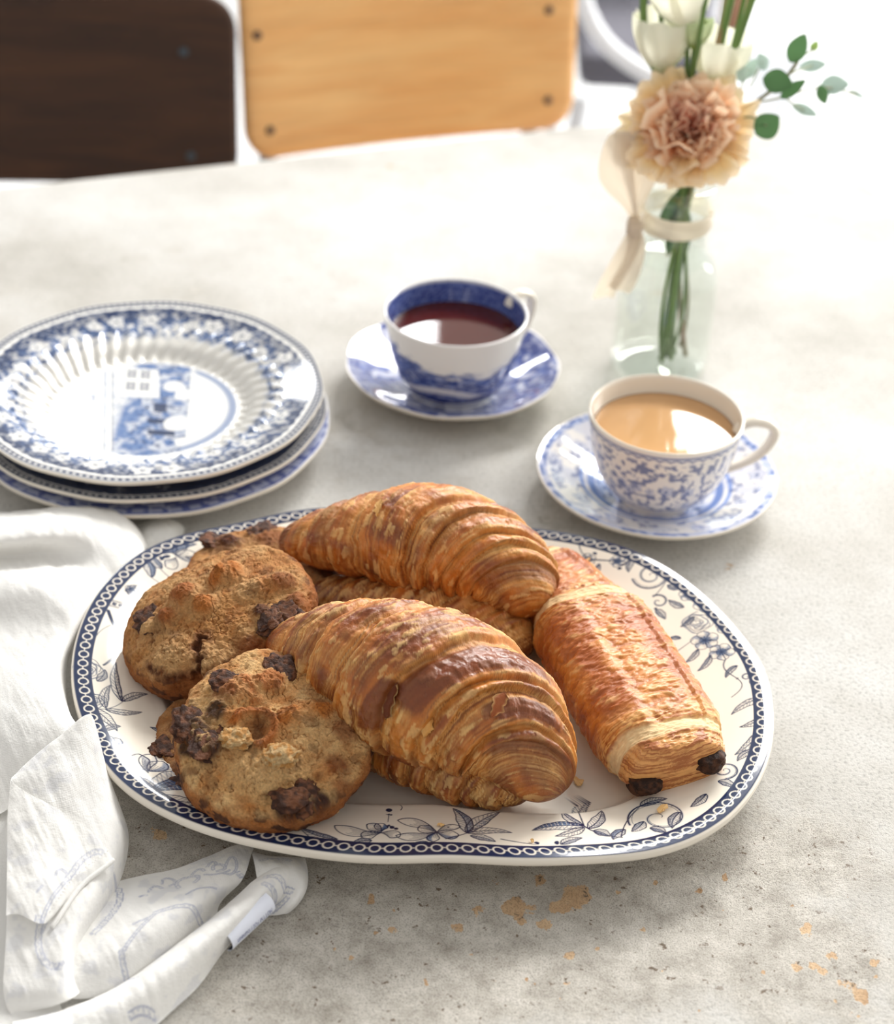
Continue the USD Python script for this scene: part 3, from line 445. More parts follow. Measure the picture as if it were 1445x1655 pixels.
# underside: rounded lip, sloping back to a foot ring
N2 = 360; th2 = np.linspace(-PI, PI, N2, endpoint=False); R2 = plat_r(th2); wz2 = .0008 * np.cos(6 * th2 + .6)
under = [(0, .0252, 1), (-.0004, .0240, 1), (-.0003, .0225, 1), (.0008, .0212, 1), (.003, .0202, 1), (.02, .0150, .6), (.038, .0095, .2), (.048, .0030, 0), (.050, .0004, 0), (.053, .0004, 0), (.055, .003, 0), (.06, .004, 0), (.1, .004, 0)]
Pu = np.stack([np.stack([(R2 - e) * np.cos(th2), (R2 - e) * np.sin(th2), z + wz2 * w], -1) for e, z, w in under])
put(pl, "underside", Pu.reshape(-1, 3), grid_faces(len(under), N2, wv=True, flip=True), m_cream, label="plain cream underside and rounded lip")

# ------------------------------------------------------------------ pastry
m_croiss = grained("croissant_crust", rough=.42, scale=900, bump=.35, dist=.0007, tint=.18, scale2=260, spec=.45, rough_attr="rgh", sss=.0)
m_pain = grained("pain_crust", rough=.42, scale=800, bump=.3, dist=.0006, tint=.15, scale2=220, spec=.4, rough_attr="rgh")
m_cookie = grained("cookie_crumb", rough=.75, scale=1900, bump=.9, dist=.0010, tint=.38, scale2=850, spec=.3)
m_choc = grained("chocolate", rough=.6, scale=900, bump=.7, dist=.0010, tint=.3, spec=.22)
G_GOLD, G_PALE, G_BROWN, G_DEEP, G_CREAM = srgb(200, 120, 44), srgb(230, 174, 96), srgb(156, 79, 26), srgb(108, 50, 17), srgb(241, 203, 136)

def n1(x, seed=0): return noise(np.stack([x, x * 0 + .37, x * 0 + .71], -1), seed)
def n2(x, y, seed=0, o=3): return fbm(np.stack([x, y, np.zeros_like(x) + .5], -1), o, seed)

def croissant(name, label, pts, radii, edges, seed, nu=420, nv=320, cen=.5, slant=.10, squash=.86, step=.0032, tone=0., flakes=(), twist=.5, group=None, deeps=()):
    pts = np.asarray(pts, float)
    base = np.array([pts[:, 0].mean(), pts[:, 1].mean(), TZ])
    P = spline(pts, nu); t = np.linspace(0, 1, nu)
    d = np.r_[0, np.cumsum(np.linalg.norm(np.diff(pts, axis=0), axis=1))]; d /= d[-1]
    r0 = PchipInterpolator(d, radii)(t)
    r0 = r0 * np.sqrt(np.clip(1 - (np.abs(t - .5) * 2) ** 26, 0, 1)) + 1e-5
    T = np.gradient(P, axis=0); T /= np.linalg.norm(T, axis=1, keepdims=True)
    B = np.cross(T, [0, 0, 1.0]); B /= np.linalg.norm(B, axis=1, keepdims=True); N = np.cross(B, T)
    th = np.linspace(0, 2 * PI, nv, endpoint=False)
    Tt, Th = np.meshgrid(t, th, indexing="ij")
    c, s = np.cos(Th), np.sin(Th)
    rr = r0[:, None] / .036
    # distance from the middle of the roll, slanted round the body and wobbling
    slt = slant * (.40 + .95 * smoothstep(.30, .72, t))[:, None]
    mid = cen - slt * s * .8 + .012 * (n2(c * 1.3 + 7, s * 1.3 + Tt, seed, 2) - .5) * 2
    wd = Tt - mid; side = np.sign(wd); q = np.abs(wd)
    q = q + .030 * (n2(c * 1.4 + 3 * side, s * 1.4 + Tt * 2, seed + 5, 3) - .5) * 2 + .012 * (n2(c * 6 + 2, s * 6 + Tt * 9 + side, seed + 6, 3) - .5)
    rge = np.random.default_rng(seed)
    ed = np.r_[0, edges, .80]; E3 = [np.zeros_like(q)]
    for e_ in ed[1:-1]:
        E3.append(e_ + rge.uniform(-.010, .010) * side + rge.uniform(.006, .020) * np.sin(Th + rge.uniform(0, 6.28) + side) + rge.uniform(.002, .006) * np.sin(2 * Th + rge.uniform(0, 6.28)))
    E3 = np.maximum.accumulate(np.array(E3 + [np.full_like(q, .80)]) + np.linspace(0, .004, len(ed))[:, None, None], axis=0)
    k = np.clip((q[None] >= E3).sum(0) - 1, 0, len(ed) - 2)
    lo, hi = np.take_along_axis(E3, k[None], 0)[0], np.take_along_axis(E3, k[None] + 1, 0)[0]
    f = np.clip((q - lo) / np.maximum(hi - lo, 1e-4), 0, 1)
    f = np.where(k == 0, .45 + .55 * f, f)
    bulge = np.sin(PI * np.clip(f, 0, 1) ** .8)
    drop = smoothstep(.86, 1.0, f)
    # every turn comes out from under the one before it and stands proud at its own outer edge
    hgt = (.55 + .6 * n1(k * 1.37 + side * 5.1, seed) + .5 * n2(c * 2.2 + k * 3.7, s * 2.2 + side, seed + 13, 2)) * step
    h = hgt * (-.55 + 1.05 * smoothstep(-.1, .62, f) + .12 * bulge - 1.05 * drop * smoothstep(0, 1, drop)) * np.sqrt(np.clip(rr, .08, 1))
    # laminated threads along the edges, long round the body
    thr = n2(q * 170 + 40 * side, c * 1.6 + s * 1.2 + k * 1.7, seed + 11, 3)
    thr2 = n2(q * 420, (c * 1.5 + s) * 2.0 + k * 3.1, seed + 12, 2)
    wf = n2(c * 2.1 + k * 2.3, s * 2.1 + side, seed + 14, 2)
    edgeness = np.clip(smoothstep(.50 + .35 * wf, .98, f) * .55 + (.5 + .9 * wf) * smoothstep(.20 + .75 * wf, .0, f) + .5 * smoothstep(.55, .7, fbm(np.stack([Tt * 9, c * 1.1 + 4, s * 1.1 + side], -1), 2, seed + 15)), 0, 1.15)
    h += (thr - .5) * .0015 * (.15 + edgeness) * np.clip(rr, .2, 1) + (thr2 - .5) * .0006 * (.2 + edgeness)
    # blistered, flaking skin
    X3 = np.stack([Tt * 17, c * rr * 3.6, s * rr * 3.6], -1)
    bl = fbm(X3 * 2.2, 4, seed + 20); fl = fbm(X3 * np.array([3.0, 2.0, 2.0]) + 9, 4, seed + 21)
    qa = Tt + slt * .8 * s
    wr = fbm(np.stack([qa * 95, c * 3.2 * rr, s * 3.2 * rr + k * .7], -1), 4, seed + 23)
    wf2 = fbm(np.stack([qa * 34, c * 1.9, s * 1.9 + 3], -1), 3, seed + 24)
    patch = smoothstep(.58, .61, fbm(np.stack([qa * 62, c * 5.0 * rr, s * 5.0 * rr + k * 1.9], -1), 4, seed + 22)) * smoothstep(.15, .35, f) * (1 - .7 * drop)
    h += patch * .0004 + (wf2 - .5) * .0022 * np.clip(rr, .2, 1) + (bl - .5) * .0026 * np.clip(rr, .2, 1) + (wr - .5) * .0012 * np.clip(rr, .15, 1)
    rad = r0[:, None] * (1 + .03 * (n2(Tt * 3, c, seed + 31, 2) - .5)) + h
    sq = np.where(c < 0, squash * .92, squash)
    V = P[:, None] + rad[..., None] * (N[:, None] * (c * sq)[..., None] + B[:, None] * s[..., None])
    # colour
    bake = n2(Tt * 7 + c, s * 2.0 + side * 3, seed + 40, 3)
    col = mixc(G_GOLD, G_BROWN, smoothstep(.36, .66, bake + .22 * bulge - .12 + tone + .25 * (wr - .5)) * .9)
    col = mixc(col, G_DEEP, smoothstep(.66, .9, bake + .25 * bulge + tone * .6) * .8)
    pale = np.clip(edgeness * (.15 + 1.9 * (thr - .36)), 0, 1)
    col = mixc(col, G_PALE, pale * .9)
    col = mixc(col, G_PALE, smoothstep(.52, .66, wr) * .35)
    col = mixc(col, G_CREAM, np.clip(edgeness * smoothstep(.5, .68, thr2 * .5 + thr * .5), 0, 1) * .7)
    col = mixc(col, G_CREAM, patch * .45)
    col = mixc(col, G_DEEP, smoothstep(.46, .30, thr) * edgeness * .75)
    gl_ = np.zeros_like(q)
    for (tc, tw, thc, thw, amt) in deeps:                               # dark glossy baked bands
        dth = np.abs((Th - thc + PI) % (2 * PI) - PI)
        wq = np.clip(1 - np.abs(Tt - tc + slt * .8 * (s - math.sin(thc))) / tw, 0, 1)
        m_ = amt * smoothstep(0, .25, wq + .5 * (thr - .5)) * smoothstep(thw, thw * .75, dth + .35 * (fl - .5)) * smoothstep(.30, .42, thr2 + .2); gl_ = np.maximum(gl_, m_)
        col = mixc(col, mixc(np.broadcast_to(srgb(138, 68, 28), V.shape), srgb(98, 46, 20), wf2), m_)
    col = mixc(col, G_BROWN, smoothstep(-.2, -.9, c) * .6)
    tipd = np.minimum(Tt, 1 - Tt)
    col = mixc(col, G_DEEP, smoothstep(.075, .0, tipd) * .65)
    rg_ = .36 + .34 * np.clip(edgeness * .7 + patch, 0, 1) + .1 * (bl - .5) - .16 * gl_
    o = thing(name, label, "croissant", base, group=group)
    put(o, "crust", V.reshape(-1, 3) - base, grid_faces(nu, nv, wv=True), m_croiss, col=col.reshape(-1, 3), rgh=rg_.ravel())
    # loose flakes of skin standing off the crust
    rg = np.random.default_rng(seed)
    for (tf, thf, L_, W_, colr) in flakes:
        iu = int(tf * (nu - 1)); iv = int((thf % (2 * PI)) / (2 * PI) * nv) % nv
        p = V[iu, iv]; e1 = V[min(iu + 3, nu - 1), iv] - V[max(iu - 3, 0), iv]; e1 /= np.linalg.norm(e1)
        e2 = V[iu, (iv + 4) % nv] - V[iu, (iv - 4) % nv]; e2 /= np.linalg.norm(e2); e3 = np.cross(e1, e2)
        if e3 @ (p - P[iu]) < 0: e3 = -e3
        a, b = np.meshgrid(np.linspace(-1, 1, 14), np.linspace(-1, 1, 10), indexing="ij")
        ww = W_ * (.2 + .8 * np.sqrt(np.clip(1 - a * a, 0, 1))) * (1 + .9 * (n2(a * 3.1 + tf * 30, np.sign(b) * 3, seed + 3, 2) - .5) * 2)
        lift = .0009 + .0016 * (np.maximum(b, 0) ** 2) + .0006 * (n2(a * 3, b * 3 + tf * 9, seed + 4, 2) - .5)
        cc = p + e1 * 0
        Q = cc + e2 * (a * L_ * (1 - .12 * b * b))[..., None] + e1 * (b * ww)[..., None] + e3 * (lift - .5 * (a * L_) ** 2 / max(r0[iu], .01))[..., None]
        top = Q.reshape(-1, 3); bot = top - e3 * .0005
        ff = grid_faces(14, 10); per_ = np.r_[np.arange(0, 140, 10), 130 + np.arange(1, 10), np.arange(129 - 0, 8, -10), np.arange(8, 0, -1)]
        m = len(top); kk = np.arange(len(per_)); pn = per_[(kk + 1) % len(per_)]
        F = np.vstack([ff, ff[:, ::-1] + m, np.stack([per_, pn, pn + m], 1), np.stack([per_, pn + m, per_ + m], 1)])
        cf = mixc(np.broadcast_to(np.asarray(colr), (140, 3)), G_CREAM, (smoothstep(.6, 1., np.abs(b)) * .5).ravel())
        put(o, "flake", np.vstack([top, bot]) - base, F, m_croiss, col=np.vstack([cf, cf * .8 + .1 * G_PALE]), rgh=np.full(280, .5))
    return o, V

z = TZ
front = [(-.0825, .7120, z + .049), (-.0690, .7020, z + .054), (-.0450, .6900, z + .0590), (-.0053, .6690, z + .0600), (.0300, .6590, z + .0490), (.0480, .6490, z + .0350), (.0600, .6400, z + .0235)]
croissant("croissant", "large flaky croissant at the front centre of the platter, dark stripe over its top", front, [.0055, .0150, .0282, .0385, .0325, .0215, .0105],
          [.095, .215, .275, .375, .435], seed=3, cen=.50, slant=.17, squash=.88, tone=.06, twist=.5,
          flakes=[(.50, 1.12, .0090, .0040, G_DEEP), (.70, .62, .0065, .0034, G_BROWN), (.58, 1.3, .0050, .0022, G_PALE)],
          deeps=[(.60, .050, .30, .95, .92), (.755, .034, .35, .50, .88), (.83, .018, .6, .8, .7), (.87, .02, .2, .7, .6), (.475, .030, 1.25, .42, .9), (.34, .03, .2, .45, .55), (.24, .018, .6, .6, .5)])
back = [(-.0880, .8010, z + .0430), (-.0720, .7990, z + .0470), (-.0480, .7950, z + .0530), (-.0080, .7880, z + .0590), (.0250, .7790, z + .0540), (.0440, .7720, z + .0430), (.0530, .7690, z + .0340)]
croissant("croissant", "smooth golden croissant lying at the back of the platter, behind the flaky one", back, [.0065, .0135, .0215, .0300, .0270, .0200, .0110],
          [.12, .22, .31, .39, .45], seed=17, nu=360, nv=260, cen=.47, slant=.15, squash=.9, tone=-.05, step=.0034,
          flakes=[(.40, .35, .006, .0024, G_PALE)], deeps=[(.62, .045, .5, .8, .40), (.87, .05, .4, 1.2, .60), (.20, .05, .4, 1.0, .40), (.02, .05, .3, 2.0, .5)])
low = [(-.0500, .6950, z + .0180), (-.0400, .6800, z + .0220), (-.0150, .6650, z + .0265), (.0080, .6530, z + .0265), (.0300, .6480, z + .0230), (.0450, .6480, z + .0170)]
croissant("croissant", "darker croissant half hidden underneath the big flaky one", low, [.006, .012, .0185, .0175, .0150, .008],
          [.1, .2, .3, .38, .45], seed=29, nu=220, nv=180, cen=.5, slant=.09, squash=.85, tone=.14)
mid_ = [(-.0660, .7880, z + .0200), (-.0380, .7700, z + .0260), (-.0050, .7600, z + .0280), (.0250, .7560, z + .0260), (.0480, .7560, z + .0190)]
croissant("croissant", "croissant buried at the bottom of the pile between the two upper croissants", mid_, [.011, .0190, .0235, .0200, .009],
          [.1, .2, .3, .38, .45], seed=37, nu=150, nv=120, cen=.5, slant=.12, squash=.85, tone=.2)

# ---- chocolate rolls
def lump(r, seed, sub=3, amp=.25, sq=(1, 1, 1), freq=1.6):
    m = trimesh.creation.icosphere(subdivisions=sub, radius=1.0); v = np.array(m.vertices)
    v = np.sign(v) * np.abs(v) ** .8
    v = v * (1 + amp * 2 * (fbm(v * freq + seed * 3.1, 4, seed) - .5))[:, None] * np.asarray(sq) * r
    return v, np.array(m.faces)
CH_D, CH_M = srgb(62, 36, 24), srgb(116, 72, 46)
def choc_cols(v, seed): return mixc(np.broadcast_to(CH_D, v.shape), CH_M, smoothstep(.4, .65, fbm(v * 420, 3, seed)))

def pain(name, label, a, b, W, Hh, seed, nu=380, nv=300, ends=(True, True), group=None, rolltilt=0.):
    a, b = np.asarray(a, float), np.asarray(b, float); ax = b - a; L_ = np.linalg.norm(ax); ax /= L_
    B = np.cross(ax, [0, 0, 1.0]); B /= np.linalg.norm(B); N = np.cross(B, ax)
    base = np.array([*(a[:2] + b[:2]) / 2, TZ])
    t = np.r_[np.linspace(0, .22, nu // 4), np.linspace(.222, .74, nu - nu // 4 - nu // 3), .742 + .258 * (1 - (1 - np.linspace(0, 1, nu // 3)) ** 2.4)]; t[: nu // 4] = .22 * (t[: nu // 4] / .22) ** 1.6; nu = len(t)
    th = np.linspace(0, 2 * PI, nv, endpoint=False); Tt, Th = np.meshgrid(t, th, indexing="ij"); c, s = np.cos(Th), np.sin(Th)
    wob = .018 * (n2(c * 1.4 + 5, s * 1.4, seed, 3) - .5) * 2
    u = np.minimum(Tt, 1) + wob
    def endprof(x):                                             # x: distance from the end, 0..; layered step ins
        y = np.interp(x, [-.03, .0, .012, .03, .055, .075, .082, .095, .125, .142, .152, .2, .3, .5], [.35, .60, .70, .765, .80, .805, .83, .845, .86, .875, .935, .985, 1.0, 1.0])
        return y
    e0, e1 = np.maximum(u, -.03), np.maximum(1 - u, -.03)
    prof = np.minimum(endprof(e0 * 1.15), endprof(e1))
    close = np.sqrt(np.clip(1 - (np.clip(np.abs(Tt - .5) * 2, 0, 1)) ** 60, 0, 1))
    ex = 2.5
    sup = (np.abs(c) ** ex + np.abs(s) ** ex) ** (-1 / ex)
    rx, rz = W / 2, Hh / 2
    seam = smoothstep(-.02, .02, np.sin(Th - 5.62 + .06 * (n2(Tt * 9, c, seed + 2, 3) - .5))) * smoothstep(0.2, .0, np.abs(((Th - 5.62 + PI) % (2 * PI)) - PI - .1) - .75)
    endz = smoothstep(.16, .10, np.minimum(e0, e1))
    X3 = np.stack([Tt * L_, c * rz, s * rx], -1) * 100
    wr = fbm(X3 * np.array([3.0, 1.2, 1.0]) + fbm(X3 * .9, 3, seed + 7)[..., None] * 2.6, 4, seed + 3)
    fine = fbm(X3 * np.array([9., 3, 3]), 3, seed + 4)
    lam = n2(np.minimum(e0, e1) * L_ * 2200, c * 2 + s * 2, seed + 5, 3)
    h = (wr - .5) * .0028 * (1 - endz) + (fine - .5) * .0011 + (lam - .5) * .0013 * smoothstep(.24, .12, np.minimum(e0, e1)) * smoothstep(.06, .10, np.minimum(e0, e1)) - seam * .0016 * (1 - endz) * (.4 + 1.2 * fine)
    R1 = np.stack([Tt * L_], -1)
    V = a + ax * (Tt * L_)[..., None] + (B * (s * sup * rx * prof * close)[..., None] + N * (c * sup * rz * prof * close * np.where(c > 0, 1, .85))[..., None])
    nrm_ = B * (s)[..., None] + N * c[..., None]; V = V + nrm_ * (h * close)[..., None]
    bake = fbm(X3 * .55, 3, seed + 9)
    col = mixc(srgb(204, 128, 56), srgb(170, 90, 32), smoothstep(.4, .65, bake))
    col = mixc(col, srgb(156, 82, 32), smoothstep(.5, .34, wr) * .6)
    col = mixc(col, srgb(236, 190, 124), smoothstep(.58, .72, wr) * .45)
    em = np.minimum(e0 * 1.15, e1)
    paleb = smoothstep(.155, .14, em) * smoothstep(.08, .09, em)
    col = mixc(col, srgb(240, 214, 164), paleb * (.75 + .3 * (fine - .5)))
    lipm = smoothstep(.27, .15, em) * smoothstep(.138, .15, em)
    col = mixc(col, srgb(226, 172, 102), lipm * smoothstep(.42, .6, lam)); col = mixc(col, srgb(160, 88, 40), lipm * smoothstep(.5, .35, lam) * .6)
    yN, xB = c * sup * rz * prof * close, s * sup * rx * prof * close
    lamf = n2(yN * 900 + 1.2 * np.sin(xB * 90) + fine * 2, xB * 70, seed + 8, 3)
    facem = smoothstep(.095, .08, em); h_f = (lamf - .5) * .0016 * facem
    V = V + (nrm_ * (h_f * close)[..., None]); col = mixc(col, srgb(232, 186, 120), facem * 0)
    col = mixc(col, mixc(np.broadcast_to(srgb(220, 158, 92), V.shape), srgb(166, 96, 46), smoothstep(.42, .6, lamf)), facem)
    o = thing(name, label, "chocolate roll", base, group=group)
    put(o, "crust", V.reshape(-1, 3) - base, grid_faces(nu, nv, wv=True), m_pain, col=col.reshape(-1, 3), rgh=np.clip(.40 + .25 * paleb + .15 * (fine - .5), .2, .9).ravel())
    for i_, (e, sgn) in enumerate(((a, -1), (b, 1))):
        for dx in (-.30, .34):
            p = e + ax * sgn * (-.0048) + B * dx * W * .78 + N * (-.08 + .16 * (dx < 0)) * Hh
            v, f = lump(.0074, seed * 7 + i_ * 2 + int(dx > 0), 4, .26, (1.2, 1.1, .70), 1.6); v = v + (fbm(v * 420, 3, i_)[:, None] - .5) * .0009
            M = np.stack([ax, B, N], 1)
            w = v @ M.T + p
            put(o, "chocolate_stick", w - base, f, m_choc, label="dark chocolate stick poking out of the end", col=choc_cols(v, seed + i_) * .5)
    return o
pain("chocolate_roll", "golden chocolate filled pastry roll at the right, open end facing front with two chocolate tips", (.0690, .7760, z + .0330), (.1160, .6520, z + .0285), .0640, .0420, 51)
pain("chocolate_roll", "orange chocolate filled pastry roll tucked behind the front roll, under the back croissant's tip", (.0420, .8100, z + .0270), (.0830, .7620, z + .0200), .0600, .0360, 63, nu=220, nv=160)
rngf = np.random.default_rng(77)

# ---- cookies
CK = {"base": srgb(218, 158, 92), "brown": srgb(174, 102, 44), "r": srgb(186, 104, 48), "b": srgb(142, 78, 38), "o": srgb(206, 126, 54), "n": srgb(216, 158, 90), "p": srgb(236, 192, 132), "k": srgb(66, 38, 28)}
def rot3(rx, ry, rz):
    rx, ry, rz = map(math.radians, (rx, ry, rz))
    X = rotx(rx); Y = np.array([[math.cos(ry), 0, math.sin(ry)], [0, 1, 0], [-math.sin(ry), 0, math.cos(ry)]]); return rotz(rz) @ Y @ X
def cookie(name, label, C, rot, ra, rb, H, seed, feats=(), ring=(), cracks=(), chunks=(), res=(150, 460), lob=.05, dark=0., group=None, pales=(), dome=.42, pale=0.):
    M = rot3(*rot); C = np.asarray(C, float); base = np.array([C[0], C[1], TZ])
    nr, nt = res
    # profile rows: top centre -> rim -> underside
    n_top, n_side, n_bot = int(nr * .66), int(nr * .22), nr - int(nr * .66) - int(nr * .22)
    ph = np.r_[np.linspace(.004, .86, n_top)]
    rows = [(p, H * .5 * (1 - dome * (p / .86) ** 2.3)) for p in ph]
    a0 = np.linspace(0, 1, n_side + 1)[1:]
    for q in a0:
        ang = q * PI * .93
        rows.append((.86 + .14 * math.sin(min(ang, PI / 2)) - (.10 * (1 - math.sin(ang)) if ang > PI / 2 else 0), H * .5 * (1 - dome) * math.cos(ang) if ang < PI / 2 else H * .42 * math.cos(ang)))
    rows[-1] = (rows[-1][0], -H * .40)
    last = rows[-1][0]
    for q in np.linspace(last, 0.004, n_bot + 1)[1:]: rows.append((q, -H * .42))
    rows = np.array(rows); nr = len(rows)
    th = np.linspace(0, 2 * PI, nt, endpoint=False)
    rim = (1 + lob * 2 * (n2(np.cos(th) * 1.5 + 4, np.sin(th) * 1.5, seed, 3) - .5) * 1.6) * (np.abs(np.cos(th) / ra) ** 2.2 + np.abs(np.sin(th) / rb) ** 2.2) ** (-1 / 2.2)
    X, Y = rows[:, :1] * rim * np.cos(th), rows[:, :1] * rim * np.sin(th); Zb = np.broadcast_to(rows[:, 1:], X.shape)
    V0 = np.stack([X, Y, Zb], -1); F = grid_faces(nr, nt, wv=True)
    N = vnormals(V0.reshape(-1, 3), F).reshape(V0.shape)
    if N[5, 0, 2] < 0: N = -N
    topm = smoothstep(-.2, .5, N[..., 2])
    S = V0 * 1000
    f1, f2, f3 = fbm(S / 13, 3, seed + 1), fbm(S / 4.2, 4, seed + 2), fbm(S / 1.5, 3, seed + 3)
    h = (f1 - .5) * .0040 + (f2 - .5) * .0015 + (f3 - .5) * .0015
    col = mixc(CK["base"], CK["p"], smoothstep(.45, .7, f1) * .6 + pale)
    col = mixc(col, CK["brown"], smoothstep(.52, .38, f2) * .45)
    hot = smoothstep(.55, .75, fbm(S / 7 + 5, 3, seed + 4)); col = mixc(col, CK["o"], hot * .45)
    for (x, y, r, hh, c) in feats:
        wob = 1 + .5 * (fbm(S / 5 + x * 900, 3, seed + 6) - .5)
        d = np.hypot(X - x, Y - y) / (r * wob)
        wgt = smoothstep(1.35, .15, d) * topm
        h = h + wgt * hh * .0015 - .0004 * smoothstep(.22, .0, np.abs(d - 1.12)) * topm + (.0025 * (f2 - .5) * wgt if c == "k" else 0) + .0014 * (f3 - .5) * wgt
        amt = smoothstep(1.12, .50, d + .5 * (f2 - .5)) * topm
        col = mixc(col, CK[c], amt * (.92 if c in "k" else .95 if c in "on" else .75) * (.6 + .8 * np.clip(f2, 0, 1)))
        col = mixc(col, CK["p"], smoothstep(1.5, 1.15, d) * (1 - amt) * topm * .35)
    for (x, y) in ring:
        d = np.hypot(X - x, Y - y); a = np.arctan2(Y - y, X - x)
        arcm = smoothstep(-2.9, -2.3, a) * 0 + smoothstep(1.3, .9, np.abs(((a - .7 + PI) % (2 * PI)) - PI) - 1.1)
        rd = np.abs(d - .0092 - .0008 * (f2 - .5)) / .0026
        wgt = smoothstep(1.1, .3, rd) * arcm * topm
        h = h + wgt * .0034 - .003 * smoothstep(.0075, .003, d) * topm
        col = mixc(col, srgb(190, 112, 54), wgt * .9); col = mixc(col, srgb(150, 96, 52), smoothstep(.0075, .004, d) * topm * (.4 + .6 * f3))
    for (P, wd, dp) in cracks:
        P = spline(P, 60); tr = cKDTree(P + .0026 * (np.stack([n1(np.arange(60) * .35, 3), n1(np.arange(60) * .35, 9)], 1) - .5) * 2)
        d = tr.query(np.stack([X, Y], -1).reshape(-1, 2))[0].reshape(X.shape) + (f2 - .5) * .0030
        wgt = smoothstep(wd, wd * .25, d) * topm
        h = h - wgt * dp; col = mixc(col, srgb(62, 34, 22), smoothstep(wd * 1.15, wd * .5, d) * topm * .95); col = mixc(col, srgb(112, 68, 42), smoothstep(wd * 2.6, wd, d + (f1 - .5) * .006) * topm * .6)
    # fine cracks in the crumb
    v_ = np.abs(fbm(S / 5.5 + 20, 3, seed + 8) - .5); h -= smoothstep(.018, .0, v_) * .0007 * topm; col = mixc(col, CK["brown"], smoothstep(.016, .002, v_) * .6)
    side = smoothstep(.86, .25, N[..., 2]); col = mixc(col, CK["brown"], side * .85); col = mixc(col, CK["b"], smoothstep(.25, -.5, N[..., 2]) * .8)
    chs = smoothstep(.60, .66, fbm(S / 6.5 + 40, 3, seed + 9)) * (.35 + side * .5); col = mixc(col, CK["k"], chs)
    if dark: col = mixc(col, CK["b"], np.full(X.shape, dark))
    V = V0 + N * h[..., None]
    W = V.reshape(-1, 3) @ M.T + C
    o = thing(name, label, "cookie", base, group=group)
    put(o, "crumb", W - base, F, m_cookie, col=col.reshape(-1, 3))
    rg = np.random.default_rng(seed)
    for i_, (x, y) in enumerate(chunks):
        j = np.argmin((X[:n_top] - x) ** 2 + (Y[:n_top] - y) ** 2); p = V[:n_top].reshape(-1, 3)[j]
        r = rg.uniform(.0042, .0068)
        v, f = lump(r * 1.2, seed * 3 + i_, 4, .5, (1.25, .95, .32), 2.0); v = v + (fbm(v * 600, 3, i_)[:, None] - .5) * .0010
        v = v @ rotz(rg.uniform(0, 6)).T
        put(o, "chocolate_chunk", (v + p - [0, 0, .0016]) @ M.T + C - base, f, m_choc, label="dark chocolate chunk", col=choc_cols(v, i_))
    for i_, (x, y, r) in enumerate(pales):
        j = np.argmin((X[:n_top] - x) ** 2 + (Y[:n_top] - y) ** 2); p = V[:n_top].reshape(-1, 3)[j]
        v, f = lump(r, seed * 5 + i_ + 50, 4, .5, (1.2, .85, .62), 2.2); v = v + (fbm(v * 700, 3, i_ + 9)[:, None] - .5) * .0012
        cc = mixc(np.broadcast_to(CK["n"], v.shape), srgb(220, 186, 134), smoothstep(.4, .6, fbm(v * 500, 3, i_)))
        put(o, "nut_piece", (v + p - [0, 0, .0006]) @ M.T + C - base, f, m_cookie, label="pale golden nut piece", col=cc)
    return o
cookie("cookie", "thick cookie at the platter's front left, pale crumb with a ring shaped bump", (-.0742, .6452, z + .044), (16, 0, 0), .0455, .0470, .027, 5, FEAT_F, RING_F, (), CHUNKS_F, pales=[(.0052, -.0200, .0062), (-.0150, -.0110, .0058)], pale=.35)
cookie("cookie", "oval thick cookie at the platter's left with a dark crack and reddish mound", (-.1112, .7325, z + .043), (4, -20, 18), .0500, .0410, .032, 9, FEAT_UL, (), [(CRACK_UL, .0017, .0030), ([(-.0385, -.0215), (-.0300, -.0330), (-.0180, -.0405), (-.0060, -.0440)], .0011, .0012)], CHUNKS_UL, lob=.03, dark=.20)
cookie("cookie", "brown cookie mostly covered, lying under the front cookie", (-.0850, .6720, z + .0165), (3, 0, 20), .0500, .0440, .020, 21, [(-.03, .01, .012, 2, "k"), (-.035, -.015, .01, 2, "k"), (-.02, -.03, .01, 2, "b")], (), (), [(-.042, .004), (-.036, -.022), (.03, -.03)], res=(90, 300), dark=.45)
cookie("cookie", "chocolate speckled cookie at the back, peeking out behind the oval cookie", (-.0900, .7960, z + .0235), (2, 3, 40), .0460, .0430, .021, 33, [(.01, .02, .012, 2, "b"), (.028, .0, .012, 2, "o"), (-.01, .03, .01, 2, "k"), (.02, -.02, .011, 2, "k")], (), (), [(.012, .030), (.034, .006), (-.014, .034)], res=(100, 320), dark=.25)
# ------------------------------------------------------------------ plates in a stack
m_plate = glazed("plate_glaze", srgb(230, 228, 222), srgb(26, 44, 80), srgb(82, 110, 158), rough=.09)
m_blue = glazed("blue_glaze", srgb(238, 238, 240), srgb(58, 78, 158), srgb(128, 148, 206), rough=.09)
m_rear = glazed("deep_blue_glaze", srgb(232, 230, 228), srgb(38, 54, 122), srgb(102, 120, 178), rough=.07)
m_front = glazed("pale_blue_glaze", srgb(238, 234, 230), srgb(66, 88, 150), srgb(140, 162, 214), rough=.07)

def polar(rs, zs, n, wob=None):
    th_ = np.linspace(-PI, PI, n, endpoint=False)
    Rg, Tg = np.meshgrid(rs, th_, indexing="ij"); Zg = np.broadcast_to(np.asarray(zs)[:, None], Rg.shape).copy()
    return Rg.copy(), Tg, Zg

